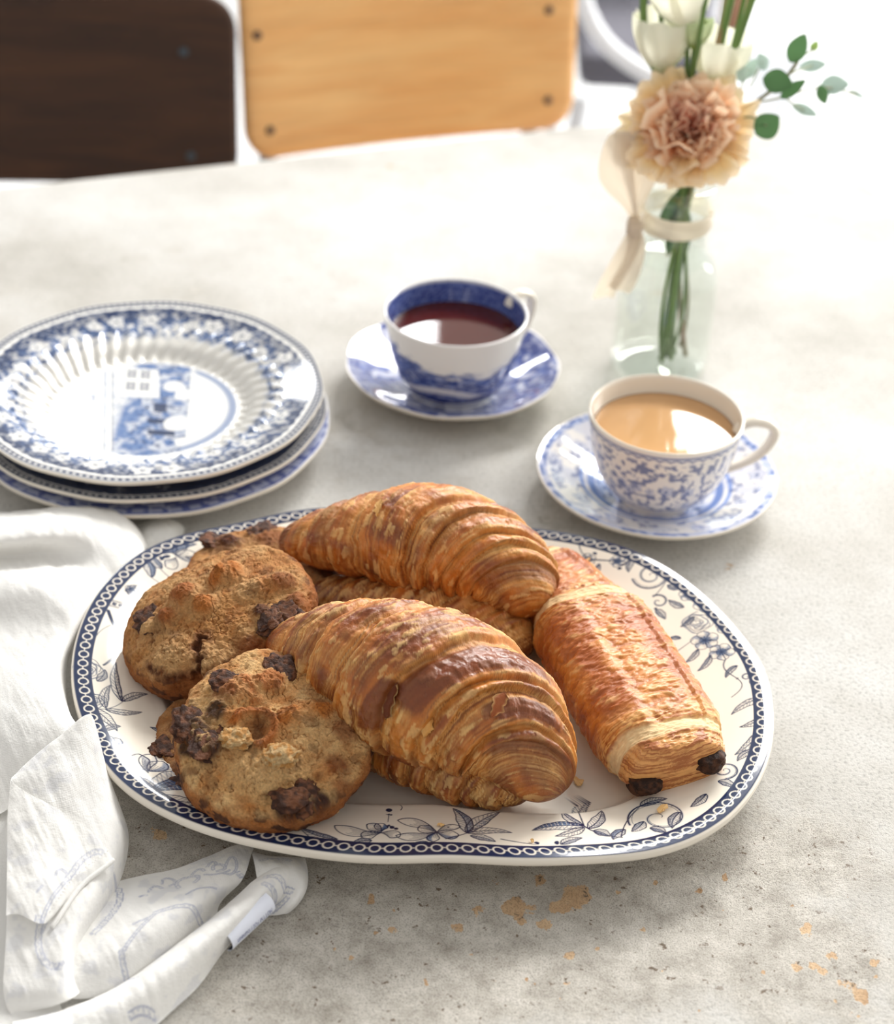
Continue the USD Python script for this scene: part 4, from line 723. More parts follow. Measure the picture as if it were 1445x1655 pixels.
def blobs(x, y, spots):
    """Soft union of round flowers: (cx, cy, r, seed) -> petal lobes, hearts."""
    lob, heart, line = np.zeros_like(x), np.zeros_like(x), np.zeros_like(x)
    for cx, cy, r, sd in spots:
        d, a = np.hypot(x - cx, y - cy), np.arctan2(y - cy, x - cx)
        rr = r * (1 + .16 * np.cos(5 * a + sd) + .05 * np.cos(11 * a + sd * 2))
        lob = np.maximum(lob, smoothstep(1.02, .92, d / rr)); heart = np.maximum(heart, smoothstep(.34, .22, d / r))
        line = np.maximum(line, np.maximum(smoothstep(.10, .04, np.abs(d / rr - 1)), smoothstep(.09, .03, np.abs(d / rr - .62 - .1 * np.sin(5 * a)))))
    return lob, heart, line

def plate(name, label, cx, cy, zrim, R, seed, hero=False, style="navy", rot=0.):
    n = 640 if hero else 420
    if hero: rs = np.r_[np.linspace(.001, .056, 60), np.linspace(.0568, R, 96)]
    else: rs = np.r_[np.linspace(.001, .06, 8), np.linspace(.062, R, 70)]
    z0 = zrim - .0165
    zs = PchipInterpolator([0, .054, .060, .066, .080, R - .004, R], [z0, z0, z0 + .0012, z0 + .0065, z0 + .0115, z0 + .0160, z0 + .0165])(rs)
    Rg, Tg, Zg = polar(rs, zs, n)
    sc = 1 + .0042 * np.cos(12 * Tg + rot * 5) * smoothstep(.07, R, Rg); Rg = Rg * sc
    e = R * sc - Rg
    if hero:
        fm = smoothstep(.054, .060, Rg) * smoothstep(.084, .074, Rg)
        Zg += fm * .0011 * np.sin(46 * (Tg + 5.5 * (Rg - .06)))
    x, y = Rg * np.cos(Tg), Rg * np.sin(Tg)
    ink, wash = np.zeros_like(x), np.zeros_like(x)
    u = Tg * R
    if style == "navy":
        # dotted chain, scalloped line, flowers on a dark ground
        cell = ((u + 10) % .0042) - .0021
        chain = smoothstep(.0002, .0009, e) * smoothstep(.0056, .005, e) * (1 - .8 * smoothstep(.0015, .0007, np.hypot(cell, e - .003)))
        ink = np.maximum(ink, chain * .95)
        sl = .0068 + .0009 * np.abs(np.sin(Tg * 36))
        gap = smoothstep(.0056, .006, e) * smoothstep(sl + .0004, sl, e)
        ground = smoothstep(sl, sl + .0004, e) * smoothstep(.033, .010, e + .010 * (fbm(np.stack([x * 130, y * 130, 0 * x], -1), 3, seed + 1) - .5) * 2)
        rg = np.random.default_rng(seed)
        sp = []
        for k in range(26):
            a = 2 * PI * k / 26 + rg.uniform(-.06, .06); q = R - rg.choice([.0150, .0195, .0245])
            sp.append((q * math.cos(a), q * math.sin(a), rg.uniform(.0040, .0062), rg.uniform(0, 6)))
        lob, heart, line = blobs(x, y, sp)
        band = smoothstep(sl, sl + .0004, e) * smoothstep(.037, .030, e)
        lv = fbm(np.stack([x * 420, y * 420, 0 * x], -1), 3, seed + 2)
        wash = np.maximum(wash, band * smoothstep(.38, .52, lv) * .95)
        ink = np.maximum(ink, ground * (1 - lob * .9) * (.7 + .3 * (lv > .5)) * smoothstep(.030, .018, e))
        ink = np.maximum(ink, band * (1 - lob) * smoothstep(.60, .66, lv) * .7)
        wash = wash * (1 - lob * .85); ink = np.maximum(ink * (1 - lob * .9), band * np.maximum(heart * .7, line * .55))
        ink *= 1 - gap
        if not hero: ink = np.maximum(ink, smoothstep(.0058, .0066, e) * smoothstep(.036, .03, e) * (.95 - .35 * smoothstep(.55, .65, lv)))
    else:
        lv = fbm(np.stack([x * 230, y * 230, 0 * x], -1), 3, seed + 2)
        bandm = smoothstep(.0008, .0016, e)
        ink = bandm * smoothstep(.46, .54, lv) * .8 * smoothstep(.03, .02, e); wash = bandm * .55
        geo = (np.abs(np.sin(Tg * 30)) > .55) & (e < .010); ink = np.where(geo & (e > .0015), .9 - .7 * smoothstep(.0035, .002, np.abs(e - .0055)), ink)
    if hero:
        # the farmhouse print in the middle; a = across the picture, b = along its height (its sky lies to the right)
        inner = smoothstep(.0545, .0535, Rg)
        gl = fbm(np.stack([x * 500, y * 500, 0 * x], -1), 4, seed + 9); gm = fbm(np.stack([x * 160, y * 160, 0 * x], -1), 3, seed + 10)
        base = .50 + .50 * smoothstep(.35, .65, gm) + .35 * (gl - .5)
        sky = smoothstep(.022, .0235, x + .10 * (y - .02) + .002 * (gm - .5))
        base = base * (1 - sky * .9)
        lft = smoothstep(-.012, -.016, x); base = base * (1 - .55 * lft)
        wash = np.where(Rg < .056, base * inner, wash)
        ik = smoothstep(.60, .68, gl) * (1 - sky) * .6 * (.4 + .6 * smoothstep(-.012, .0, x))
        def rc(x0, x1, y0, y1, v, tgt, sh=.18, soft=.0004):
            xx_ = x + sh * y; m = smoothstep(x0 - soft, x0 + soft, xx_) * smoothstep(x1 + soft, x1 - soft, xx_) * smoothstep(y0 - soft, y0 + soft, y) * smoothstep(y1 + soft, y1 - soft, y) * inner
            return tgt * (1 - m) + v * m
        for a_, b_ in ((-.030, -.0265), (-.0235, -.0215)):           # pale posts
            wash = rc(a_, b_, -.050, .047, .08, wash); ik = rc(a_, b_, -.050, .047, 0, ik)
            ik = rc(b_, b_ + .0008, -.050, .047, .7, ik)
        wash = rc(-.019, .008, .012, .046, .12, wash); ik = rc(-.019, .008, .012, .046, .0, ik)
        for wx in (-.014, -.0055):
            for wy in (.035, .0205):
                for dx in (0, .0032):
                    for dy in (0, .005): ik = rc(wx + dx, wx + dx + .0026, wy + dy, wy + dy + .0036, .85, ik, .12)
        for yy_ in (.012, .002, -.012, -.026): ik = rc(-.048, -.034, yy_, yy_ + .0022, .5, ik, .1); wash = rc(-.048, -.030, yy_ - .006, yy_ - .002, .0, wash, .1)
        ik = rc(-.036, -.031, .004, .012, .9, ik); ik = rc(.004, .012, -.004, .006, .95, ik); ik = rc(.0, .016, -.017, -.012, .95, ik); ik = rc(.0, .016, -.030, -.0245, .95, ik)
        for bx, by, br in ((.020, -.016, .0085), (.012, .027, .007), (.019, .018, .006), (.027, -.036, .005)):
            d = np.hypot(x - bx, (y - by) * .9) + .002 * (gm - .5); m = smoothstep(br, br * .8, d) * inner; wash = wash * (1 - .85 * m); ik = ik * (1 - m)
        rim = smoothstep(.0055, .002, np.abs(Rg - .0525)) * smoothstep(.018, .026, x) * inner * .75
        wash = np.maximum(wash, rim); ink = np.where(Rg < .056, ik * inner, ink)
    o = thing(name, label, "plate", (cx, cy, TZ), rot, group=None)
    put(o, "dish", np.stack([x, y, Zg], -1).reshape(-1, 3), grid_faces(len(rs), n, wv=True), m_blue if style == "blue" else m_plate, ink=ink.ravel(), wash=wash.ravel())
    th_ = np.linspace(-PI, PI, 240, endpoint=False); sc2 = 1 + .0042 * np.cos(12 * th_ + rot * 5)
    un = [(R, z0 + .0165), (R + .0004, z0 + .0153), (R - .0003, z0 + .0138), (R - .003, z0 + .0126), (.082, z0 + .008), (.068, z0 + .0025), (.060, z0 - .0022), (.057, z0 - .0045), (.055, z0 - .0045), (.053, z0 - .002), (.03, z0 - .002), (.001, z0 - .002)]
    Pq = np.stack([np.stack([r_ * (sc2 if r_ > .09 else 1) * np.cos(th_), r_ * (sc2 if r_ > .09 else 1) * np.sin(th_), np.full(240, z_)], -1) for r_, z_ in un])
    put(o, "underside", Pq.reshape(-1, 3), grid_faces(len(un), 240, wv=True, flip=True), m_cream)
    return o
PX, PY = -.1845, .9575
plate("plate", "lowest plate of the stack, bright blue border just showing under the two navy plates", PX + .002, PY + .001, .0215, .1085, 3, style="blue", rot=20)
plate("plate", "middle plate of the stack, dark navy border between the top and lowest plates", PX + .001, PY - .0005, .0320, .1070, 5, rot=8)
plate("plate", "top plate of the stack, fluted well and blue farmhouse picture, flowers round the rim", PX, PY, .0430, .1060, 7, hero=True, rot=0)

# ------------------------------------------------------------------ teacups on saucers
def saucer(label, cx, cy, R, mat, seed, style):
    n = 360; rs = np.r_[np.linspace(.001, .024, 6), np.linspace(.0255, R, 84)]
    zs = PchipInterpolator([0, .0235, .0265, .034, .050, R - .003, R], [.0062, .0062, .0058, .0075, .0125, .0188, .0195])(rs)
    Rg, Tg, Zg = polar(rs, zs, n)
    if style == "rear": Rg = Rg * (1 + .010 * np.cos(9 * Tg) * smoothstep(.05, R, Rg)); Zg += .0007 * np.cos(9 * Tg) * smoothstep(.04, R, Rg)
    e = R - Rg; x, y = Rg * np.cos(Tg), Rg * np.sin(Tg)
    g1, g2 = fbm(np.stack([x * 260, y * 260, 0 * x], -1), 4, seed), fbm(np.stack([x * 90, y * 90, 0 * x], -1), 3, seed + 1)
    edge_ = smoothstep(.0008, .0016, e)
    if style == "rear":
        wash = edge_ * (.55 + .5 * smoothstep(.4, .6, g2)); ink = edge_ * (.35 + .55 * smoothstep(.44, .58, g1)) * (1 - .9 * smoothstep(.62, .68, g2))
        ink *= 1 - .5 * smoothstep(.0325, .030, Rg); wash *= 1 - .6 * smoothstep(.62, .68, g2)
    else:
        rg = np.random.default_rng(seed); sp = [((R - q) * math.cos(a), (R - q) * math.sin(a), r, a) for a, q, r in ((2 * PI * k / 15 + rg.uniform(-.1, .1), rg.choice([.011, .018]), rg.uniform(.0035, .0055)) for k in range(15))]
        lob, heart, line = blobs(x, y, sp)
        bord = edge_ * smoothstep(.0062, .005, e)
        wash = np.maximum(bord * (.5 + .5 * smoothstep(.4, .6, g1)), edge_ * .30 * smoothstep(.45, .6, g2)); ink = bord * smoothstep(.52, .6, g1) * .6
        ink = np.maximum(ink, np.maximum(line * .6, heart * .9) * smoothstep(.03, .026, e)); wash = np.maximum(wash, lob * .35)
        leafy = smoothstep(.58, .63, g1) * smoothstep(.006, .009, e) * smoothstep(.030, .026, e); ink = np.maximum(ink, leafy * .65)
        ringb = smoothstep(.0016, .0008, np.abs(Rg - .0445)) ; ringc = smoothstep(.0028, .0018, np.abs(Rg - .0385)); wash = np.maximum(wash, np.maximum(ringb, ringc)); ink = np.maximum(ink, ringc * .4)
        inn = smoothstep(.0365, .0355, Rg); wash = np.maximum(wash, inn * (.25 + .6 * smoothstep(.42, .6, g2))); ink = np.maximum(ink, inn * smoothstep(.57, .63, g1) * .7)
    o = thing("saucer", label, "saucer", (cx, cy, TZ))
    put(o, "dish", np.stack([x, y, Zg], -1).reshape(-1, 3), grid_faces(len(rs), n, wv=True), mat, ink=ink.ravel(), wash=np.clip(wash, 0, 1).ravel())
    th_ = np.linspace(-PI, PI, n, endpoint=False); s9 = 1 + (.010 * np.cos(9 * th_) if style == "rear" else 0 * th_); z9 = .0007 * np.cos(9 * th_) if style == "rear" else 0 * th_
    un = [(R, .0195, 1), (R + .0004, .0184, 1), (R - .0004, .0170, 1), (R - .004, .0152, 1), (.052, .0092, .4), (.040, .0046, 0), (.036, .0030, 0), (.035, .0003, 0), (.033, .0003, 0), (.031, .0025, 0), (.001, .0028, 0)]
    Pq = np.stack([np.stack([r_ * (1 + (s9 - 1) * w_) * np.cos(th_), r_ * (1 + (s9 - 1) * w_) * np.sin(th_), z_ + z9 * w_], -1) for r_, z_, w_ in un])
    put(o, "underside", Pq.reshape(-1, 3), grid_faces(len(un), n, wv=True, flip=True), m_cream)

def cup(label, cx, cy, prof, mat, seed, style, tea_h, hang, hpts, hrad):
    """prof: outer (r, z) from foot to rim above the saucer's well."""
    zb = .0064; prof = np.asarray(prof, float); d = np.r_[0, np.cumsum(np.hypot(*np.diff(prof, axis=0).T))]
    q = PchipInterpolator(d, prof)(np.linspace(0, d[-1], 90)); Rm, Hm = q[-1]
    n = 360; th_ = np.linspace(-PI, PI, n, endpoint=False)
    o = thing("teacup", label, "teacup", (cx, cy, TZ + zb))
    Rg, Tg = np.meshgrid(q[:, 0], th_, indexing="ij"); Zg = np.broadcast_to(q[:, 1:], Rg.shape)
    S = np.stack([np.cos(Tg) * Rg, np.sin(Tg) * Rg, Zg], -1)
    hz = Zg / Hm; sk = S * np.array([1, 1, 1.3])
    g1, g2 = fbm(sk * 420, 4, seed), fbm(sk * 120 * np.array([1, 1, 1.4]), 3, seed + 1)
    if style == "rear":
        hor = .68 + .13 * (g2 - .5) * 2 + .10 * np.sin(Tg * 2.0 + 1.0)
        land = smoothstep(hor + .03, hor - .03, hz) * smoothstep(.16, .20, hz)
        wash = land * (.75 + .25 * smoothstep(.4, .55, g2)); ink = land * smoothstep(.46, .56, g1) * .85
        river = smoothstep(.06, .03, np.abs(hz - (.30 + .07 * np.sin(Tg * 3 + .6)))) ; wash *= 1 - .85 * river; ink *= 1 - river
        dark = smoothstep(.05, .035, np.abs(hz - .215 - .02 * np.sin(Tg * 5))); ink = np.maximum(ink, dark * .9)
        fring = smoothstep(.02, .01, np.abs(hz - .11)); wash = np.maximum(wash, fring * .6)
    else:
        rg = np.random.default_rng(seed)
        u_, v_ = Tg * .04, Zg
        sp = [(rg.uniform(-.125, .125), rg.uniform(.012, .040), rg.uniform(.0022, .0040), rg.uniform(0, 6)) for _ in range(46)]
        lob, heart, line = blobs(u_, v_, sp)
        lf = smoothstep(.56, .61, fbm(np.stack([u_ * 330, v_ * 330, 0 * u_], -1), 3, seed + 5)) * smoothstep(.92, .84, hz)
        vines = smoothstep(.012, .004, np.abs(fbm(np.stack([u_ * 110, v_ * 110, 0 * u_], -1), 2, seed + 6) - .5))
        ink = np.maximum(np.maximum(line * .55, heart * .95), np.maximum(lf * .8, vines * .6)) * smoothstep(.90, .86, hz); wash = lob * .4 * smoothstep(.90, .86, hz)
        scal = .905 + .022 * np.abs(np.sin(Tg * 22)); ln = smoothstep(.014, .006, np.abs(hz - scal)); l2 = smoothstep(.010, .005, np.abs(hz - .955))
        ink = np.maximum(ink, np.maximum(ln, l2) * .9); wash = np.maximum(wash, smoothstep(scal, scal + .01, hz) * smoothstep(.965, .955, hz) * .3)
        ink = ink * smoothstep(.12, .2, hz)
    put(o, "bowl", S.reshape(-1, 3), grid_faces(len(q), n, wv=True, flip=True)[:, ::-1], mat, ink=ink.ravel(), wash=np.clip(wash, 0, 1).ravel())
    # lip and inside
    t_ = .0021; zi = np.r_[Hm, Hm + .0008, Hm + .0006, np.linspace(Hm - .001, .006, 50)]
    ro = np.interp(zi, q[:, 1], q[:, 0]); ri = np.r_[Rm, Rm - .0007, Rm - .0016, ro[3:] - t_]
    zi = np.r_[zi, .0055, .0055]; ri = np.r_[ri, ri[-1] * .7, .0005]
    Rg, Tg = np.meshgrid(ri, th_, indexing="ij"); Zg = np.broadcast_to(zi[:, None], Rg.shape); S = np.stack([np.cos(Tg) * Rg, np.sin(Tg) * Rg, Zg], -1)
    if style == "rear":
        g = fbm(S * 700, 3, seed + 9); bandi = smoothstep(Hm - .0005, Hm - .0015, Zg) * smoothstep(Hm - .0155, Hm - .0145, Zg)
        edge_ = smoothstep(.0008, .0004, np.abs(Zg - Hm + .0018)) ; ink = np.maximum(bandi * (.25 + .65 * smoothstep(.42, .6, g)), edge_ * .6); wash = bandi * .95
    else: ink = smoothstep(.0005, .0002, np.abs(Zg - Hm - .0002)) * .0; wash = ink
    put(o, "lining", S.reshape(-1, 3), grid_faces(len(ri), n, wv=True), mat if style == "rear" else m_cream, ink=ink.ravel(), wash=wash.ravel())
    fr = [(q[0, 0], 0), (q[0, 0] - .002, 0), (q[0, 0] - .003, .002), (.0005, .0025)]
    P_, F_ = lathe(fr, 90); put(o, "foot", P_.reshape(-1, 3), F_, m_cream)
    # handle: a strap swept in the upright plane through the axis
    hp = spline(hpts, 46); A = math.radians(hang); ex, ey = np.array([math.cos(A), math.sin(A), 0]), np.array([-math.sin(A), math.cos(A), 0])
    P3 = hp[:, :1] * ex + hp[:, 1:2] * np.array([0, 0, 1.0]); T3 = np.gradient(P3, axis=0); T3 /= np.linalg.norm(T3, axis=1, keepdims=True); N3 = np.cross(T3, ey)
    wv_ = np.interp(np.linspace(0, 1, 46), np.linspace(0, 1, len(hrad)), hrad); ph = np.linspace(0, 2 * PI, 16, endpoint=False)
    V = P3[:, None] + wv_[:, None, None] * (ey * (1.35 * np.cos(ph))[None, :, None] + N3[:, None] * (.85 * np.sin(ph))[None, :, None])
    put(o, "handle", V.reshape(-1, 3), grid_faces(46, 16, wv=True), m_cream, label="plain cream loop handle")
    rt = np.interp(tea_h, q[:, 1], q[:, 0]) - t_ - .00005
    return (cx, cy, TZ + zb + tea_h, rt)

def tea(name, label, at, mat, curl=.0006):
    cx, cy, z_, r_ = at
    o = thing(name, label, "tea", (cx, cy, z_))
    prof = [(.0002, 0), (r_ * .5, 0), (r_ - .003, 0.0), (r_ - .0012, curl * .3), (r_, curl), (r_ - .001, -.003), (r_ * .8, -.012), (.0002, -.013)]
    P_, F_ = lathe(prof, 120); put(o, "surface", P_.reshape(-1, 3), F_, mat)
m_black = plain("black_tea", srgb(74, 24, 14), .03, specular_ior_level=.5)
m_milk = plain("milky_tea", srgb(205, 160, 112), .06, specular_ior_level=.5)
saucer("deep blue saucer with a wavy edge, under the cup of black tea", -.0013, 1.0455, .0690, m_rear, 11, "rear")
at = cup("blue landscape teacup holding black tea, standing further back beside the plates", -.0008, 1.0300, [(.0270, 0), (.0272, .003), (.0285, .006), (.0335, .012), (.0385, .024), (.0420, .038), (.0448, .054), (.0455, .0575)], m_rear, 12, "rear", .0430, 38,
    [(.0425, .050), (.0520, .0565), (.0600, .052), (.0600, .040), (.0540, .028), (.0410, .0190)], [.0030, .0032, .0032, .0030, .0030, .0032])
tea("black_tea", "dark reddish black tea filling the landscape cup", at, m_black)
saucer("pale blue floral saucer with a ringed well, under the cup of milky tea", .1235, .9310, .0715, m_front, 21, "front")
at = cup("floral teacup with a scalloped border line, holding milky tea, in front of the glass bottle", .1235, .9200, [(.0215, 0), (.0218, .0025), (.0225, .005), (.0300, .010), (.0370, .0205), (.0412, .034), (.0440, .050), (.0450, .0575)], m_front, 23, "front", .0465, 2,
    [(.0420, .0475), (.0530, .0545), (.0635, .0500), (.0620, .0390), (.0520, .0280), (.0385, .0215)], [.0030, .0033, .0036, .0030, .0029, .0032])
tea("milky_tea", "milky beige tea filling the floral cup", at, m_milk)
EUCA = [((0.1959, 1.085, 0.9749), 0.018532818532818532, 0.010424710424710425, 70, 'd'), ((0.2075, 1.095, 0.9734), 0.006563706563706564, 0.004633204633204633, 65, 'l'), ((0.1849, 1.075, 0.9575), 0.01776061776061776, 0.013127413127413128, -5, 'd'), ((0.1958, 1.08, 0.9511), 0.01776061776061776, 0.007335907335907336, 42, 'd'), ((0.1817, 1.07, 0.9313), 0.01698841698841699, 0.014671814671814672, 40, 'd'), ((0.2275, 1.115, 0.9419), 0.01698841698841699, 0.011583011583011582, 10, 'p'), ((0.2191, 1.105, 0.9397), 0.013127413127413128, 0.006563706563706564, -65, 'd'), ((0.214, 1.125, 0.9502), 0.01698841698841699, 0.0069498069498069494, 5, 'p'), ((0.2455, 1.13, 0.9312), 0.010038610038610039, 0.0034749034749034747, -20, 'p'), ((0.2115, 1.115, 0.9247), 0.01776061776061776, 0.006177606177606178, -20, 'p'), ((0.1738, 1.115, 0.9494), 0.013899613899613899, 0.007722007722007722, 60, 'p'), ((0.168, 1.105, 0.9505), 0.013127413127413128, 0.008494208494208495, 110, 'p'), ((0.1808, 1.115, 0.9546), 0.011583011583011582, 0.007722007722007722, 120, 'p')]
EUCA_STEM = [(0.1484, 1.085, 0.7675), (0.1451, 1.085, 0.8312), (0.1438, 1.085, 0.8829), (0.158, 1.09, 0.9127), (0.1757, 1.085, 0.94), (0.1857, 1.085, 0.9497), (0.1939, 1.09, 0.9569), (0.1973, 1.085, 0.9684)]
EUCA_STEM2 = [(0.1757, 1.085, 0.94), (0.1934, 1.09, 0.9426), (0.215, 1.105, 0.9435), (0.2337, 1.12, 0.937), (0.2512, 1.135, 0.9279)]
EUCA_TWIGS = [[(0.197, 1.085, 0.9699), (0.2042, 1.09, 0.9715), (0.2073, 1.095, 0.9722)], [(0.1655, 1.085, 0.9254), (0.1728, 1.075, 0.934), (0.1817, 1.07, 0.9313)], [(0.1939, 1.09, 0.9569), (0.2037, 1.105, 0.9549), (0.214, 1.125, 0.9502)], [(0.1934, 1.09, 0.9426), (0.2034, 1.105, 0.9315), (0.2115, 1.115, 0.9247)], [(0.1651, 1.095, 0.9213), (0.1678, 1.105, 0.9377), (0.1738, 1.115, 0.9494)], [(0.1738, 1.105, 0.942), (0.1781, 1.115, 0.9464), (0.1808, 1.115, 0.9546)]]
GRASS = [[(0.1395, 1.085, 0.7623), (0.1375, 1.085, 0.8699), (0.128, 1.105, 0.9151), (0.1149, 1.105, 0.9468), (0.1024, 1.105, 0.9968)], [(0.1418, 1.085, 0.7601), (0.1387, 1.085, 0.8699), (0.1308, 1.105, 0.907), (0.1197, 1.105, 0.9551), (0.1117, 1.105, 0.9973)], [(0.1359, 1.085, 0.7574), (0.1375, 1.085, 0.8699), (0.1378, 1.105, 0.9073), (0.1368, 1.095, 0.9558), (0.1387, 1.095, 1.0021)], [(0.1456, 1.085, 0.7627), (0.1422, 1.085, 0.8701), (0.1506, 1.115, 0.9122), (0.154, 1.115, 0.9631), (0.1569, 1.115, 0.9964)], [(0.1441, 1.085, 0.7579), (0.1422, 1.085, 0.8701), (0.1531, 1.105, 0.9165), (0.1603, 1.105, 0.9573), (0.1685, 1.105, 1.0003)], [(0.1382, 1.085, 0.7551), (0.1414, 1.085, 0.8701), (0.1545, 1.115, 0.9124), (0.1617, 1.115, 0.9655), (0.1648, 1.115, 0.9968)], [(0.1533, 1.085, 0.7608), (0.146, 1.085, 0.7952), (0.1411, 1.085, 0.831), (0.1394, 1.085, 0.87), (0.1438, 1.115, 0.9035), (0.15, 1.115, 0.9489), (0.1553, 1.125, 0.9929)]]
WHITE = [((0.1182, 1.11, 0.9471), (0.1169, 1.11, 0.9805), 0.037), ((0.1315, 1.105, 0.9753), (0.122, 1.105, 1.0054), 0.036), ((0.1512, 1.115, 0.9389), (0.1535, 1.115, 0.967), 0.032), ((0.1359, 1.1, 0.9665), (0.1359, 1.1, 0.9851), 0.018)]
LEAFIN = [[(0.1375, 1.085, 0.8699), (0.133, 1.085, 0.8327)], [(0.1399, 1.085, 0.8827), (0.1244, 1.085, 0.8454)], [(0.1427, 1.085, 0.8659), (0.141, 1.085, 0.822)]]
# ------------------------------------------------------------------ glass bottle, ribbon and flowers
m_glass = material("clear_glass", {"lw": ("layer_weight", {"blend": .5}), "pw": ("math", {"math_type": "power", "value2": 2.6}), "f": ("math", {"math_type": "multiply_add", "value2": .55, "value3": .04}), "t": ("transparent_bsdf", {"color": (.95, .968, .952)}), "g": ("glossy_bsdf", {"color": (1, 1, 1), "roughness": .02}), "m": ("mix_closure", {})},
                   [("lw.facing", "pw.value1"), ("pw.value", "f.value1"), ("f.value", "m.fac"), ("t.BSDF", "m.closure1"), ("g.BSDF", "m.closure2")], surface="m.closure")
m_water = material("water", {"lw": ("layer_weight", {"blend": .5}), "pw": ("math", {"math_type": "power", "value2": 4.0}), "f": ("math", {"math_type": "multiply_add", "value2": .25, "value3": .02}), "t": ("transparent_bsdf", {"color": (.975, .99, .98)}), "g": ("glossy_bsdf", {"color": (1, 1, 1), "roughness": .01}), "m": ("mix_closure", {})},
                   [("lw.facing", "pw.value1"), ("pw.value", "f.value1"), ("f.value", "m.fac"), ("t.BSDF", "m.closure1"), ("g.BSDF", "m.closure2")], surface="m.closure")
def leafy(name, rough=.5, trans=.35, scale=120):
    return material(name, {"c": ("attribute", {"attribute": "col"}), "p": ("principled_bsdf", {"roughness": rough, "specular_ior_level": .3}), "t": ("translucent_bsdf", {}), "m": ("mix_closure", {"fac": trans})},
                    [("c.color", "p.base_color"), ("c.color", "t.color"), ("p.BSDF", "m.closure1"), ("t.BSDF", "m.closure2")], surface="m.closure")
m_leaf, m_petal = leafy("leaf", .45, .25), leafy("petal", .65, .38)
VX, VY = .1362, 1.0862
bo = thing("glass_bottle", "clear glass bottle vase with a narrow neck, ribbon tied round it and flowers inside", "bottle", (VX, VY, TZ))
prof = PchipInterpolator(np.arange(13), [(.001, .001), (.024, .0005), (.031, .003), (.0325, .010), (.0325, .045), (.0322, .066), (.0300, .076), (.0245, .086), (.0215, .094), (.0208, .108), (.0212, .124), (.0235, .128), (.0232, .134)])(np.linspace(0, 12, 80))
ip = prof[::-1].copy(); ip[:, 0] = np.maximum(ip[:, 0] - .0022, .0005); ip[:, 1] = np.maximum(ip[:, 1], .006); ip[0, 1] = .134
P_, F_ = lathe(np.vstack([prof, [[.0222, .1352]], ip]), 96); put(bo, "glass", P_.reshape(-1, 3), F_, m_glass)
wa = thing("water", "clear water filling the lower part of the glass bottle", "water", (VX, VY, TZ))
rw = float(np.interp(.083, ip[::-1][:, 1], ip[::-1][:, 0])) - .0002
P_, F_ = lathe([(.0004, .0825), (rw - .002, .0825), (rw, .0836), (rw - .001, .0815), (.0004, .0815)], 72); put(wa, "surface", P_.reshape(-1, 3), F_, m_water)

m_ribbon = material("ribbon", {"tc": ("texture_coordinate", {}), "n": ("noise_texture", {"scale": 300.0}), "b": ("bump", {"strength": .2, "distance": .0005}), "p": ("principled_bsdf", {"base_color": tuple(srgb(226, 212, 192)), "roughness": .7, "sheen_weight": .3}), "t": ("translucent_bsdf", {"color": tuple(srgb(232, 220, 200))}), "m": ("mix_closure", {"fac": .4})},
                    [("tc.object", "n.vector"), ("n.fac", "b.height"), ("b.normal", "p.normal"), ("p.BSDF", "m.closure1"), ("t.BSDF", "m.closure2")], surface="m.closure")
rib = thing("ribbon", "cream ribbon knotted in a bow round the bottle's neck, ends hanging at its left", "ribbon", (VX, VY, TZ))
ORG = np.array([VX, VY, TZ])
def strip(P, W, n=40, curl=0.0, m=9, seed=1):
    """A ribbon: centre line P with half width vectors W at its points."""
    C = spline(P, n); d = np.linspace(0, 1, len(W)); Wd = CubicSpline(d, np.asarray(W, float))(np.linspace(0, 1, n)); v = np.linspace(-1, 1, m)
    T = np.gradient(C, axis=0); Nn = np.cross(T, Wd); Nn /= np.maximum(np.linalg.norm(Nn, axis=1, keepdims=True), 1e-9)
    q = (np.sin(np.linspace(0, 1, n)[:, None] * 9 + v * 4 + seed) * .0007 + curl * (v ** 2))
    return (C[:, None] + Wd[:, None] * v[None, :, None] + Nn[:, None] * q[..., None]).reshape(-1, 3), grid_faces(n, m)
a = np.linspace(0, 2 * PI, 60)
band = np.stack([.0224 * np.cos(a), .0224 * np.sin(a), .1115 + .0012 * np.sin(a + .4)], -1)
put(rib, "band", *strip(band, [(0, 0, .0066)] * 60, 90, .0), m_ribbon)
KN = np.array([.1085, 1.0685, .8610]) - ORG
kv, kf = lump(.0058, 3, 3, .25, (.9, .8, 1.2)); put(rib, "knot", kv + KN, kf, m_ribbon)
link_ = [np.array([-.0205, -.0095, .1115]), (KN + np.array([-.0205, -.0095, .1115])) / 2 + [0, -.001, 0], KN]
put(rib, "band", *strip(link_, [(0, 0, .006), (0, 0, .004), (0, 0, .004)], 16), m_ribbon)
put(rib, "loop", *strip([KN, KN + [-.008, .001, .020], KN + [-.016, .003, .045], KN + [-.011, .006, .060], KN + [-.002, .006, .048], KN + [.002, .004, .022], KN + [.001, .002, .003]], [(.002, 0, .001), (.006, -.002, .003), (.010, -.002, .006), (.009, -.003, .003), (.010, -.002, -.002), (.006, 0, -.001), (.002, 0, 0)], 60), m_ribbon)
put(rib, "tail", *strip([KN, KN + [-.004, -.003, -.018], KN + [-.010, -.002, -.034], KN + [-.015, .001, -.052]], [(.003, 0, .001), (.007, -.001, .001), (.0075, -.002, .003), (.007, -.002, .002)], 40, .001), m_ribbon)
put(rib, "tail", *strip([KN, KN + [.002, -.004, -.014], KN + [.000, -.005, -.028], KN + [-.006, -.004, -.044]], [(.003, 0, .001), (.006, .002, .001), (.0075, .001, 0), (.007, 0, -.002)], 40, -.001), m_ribbon)

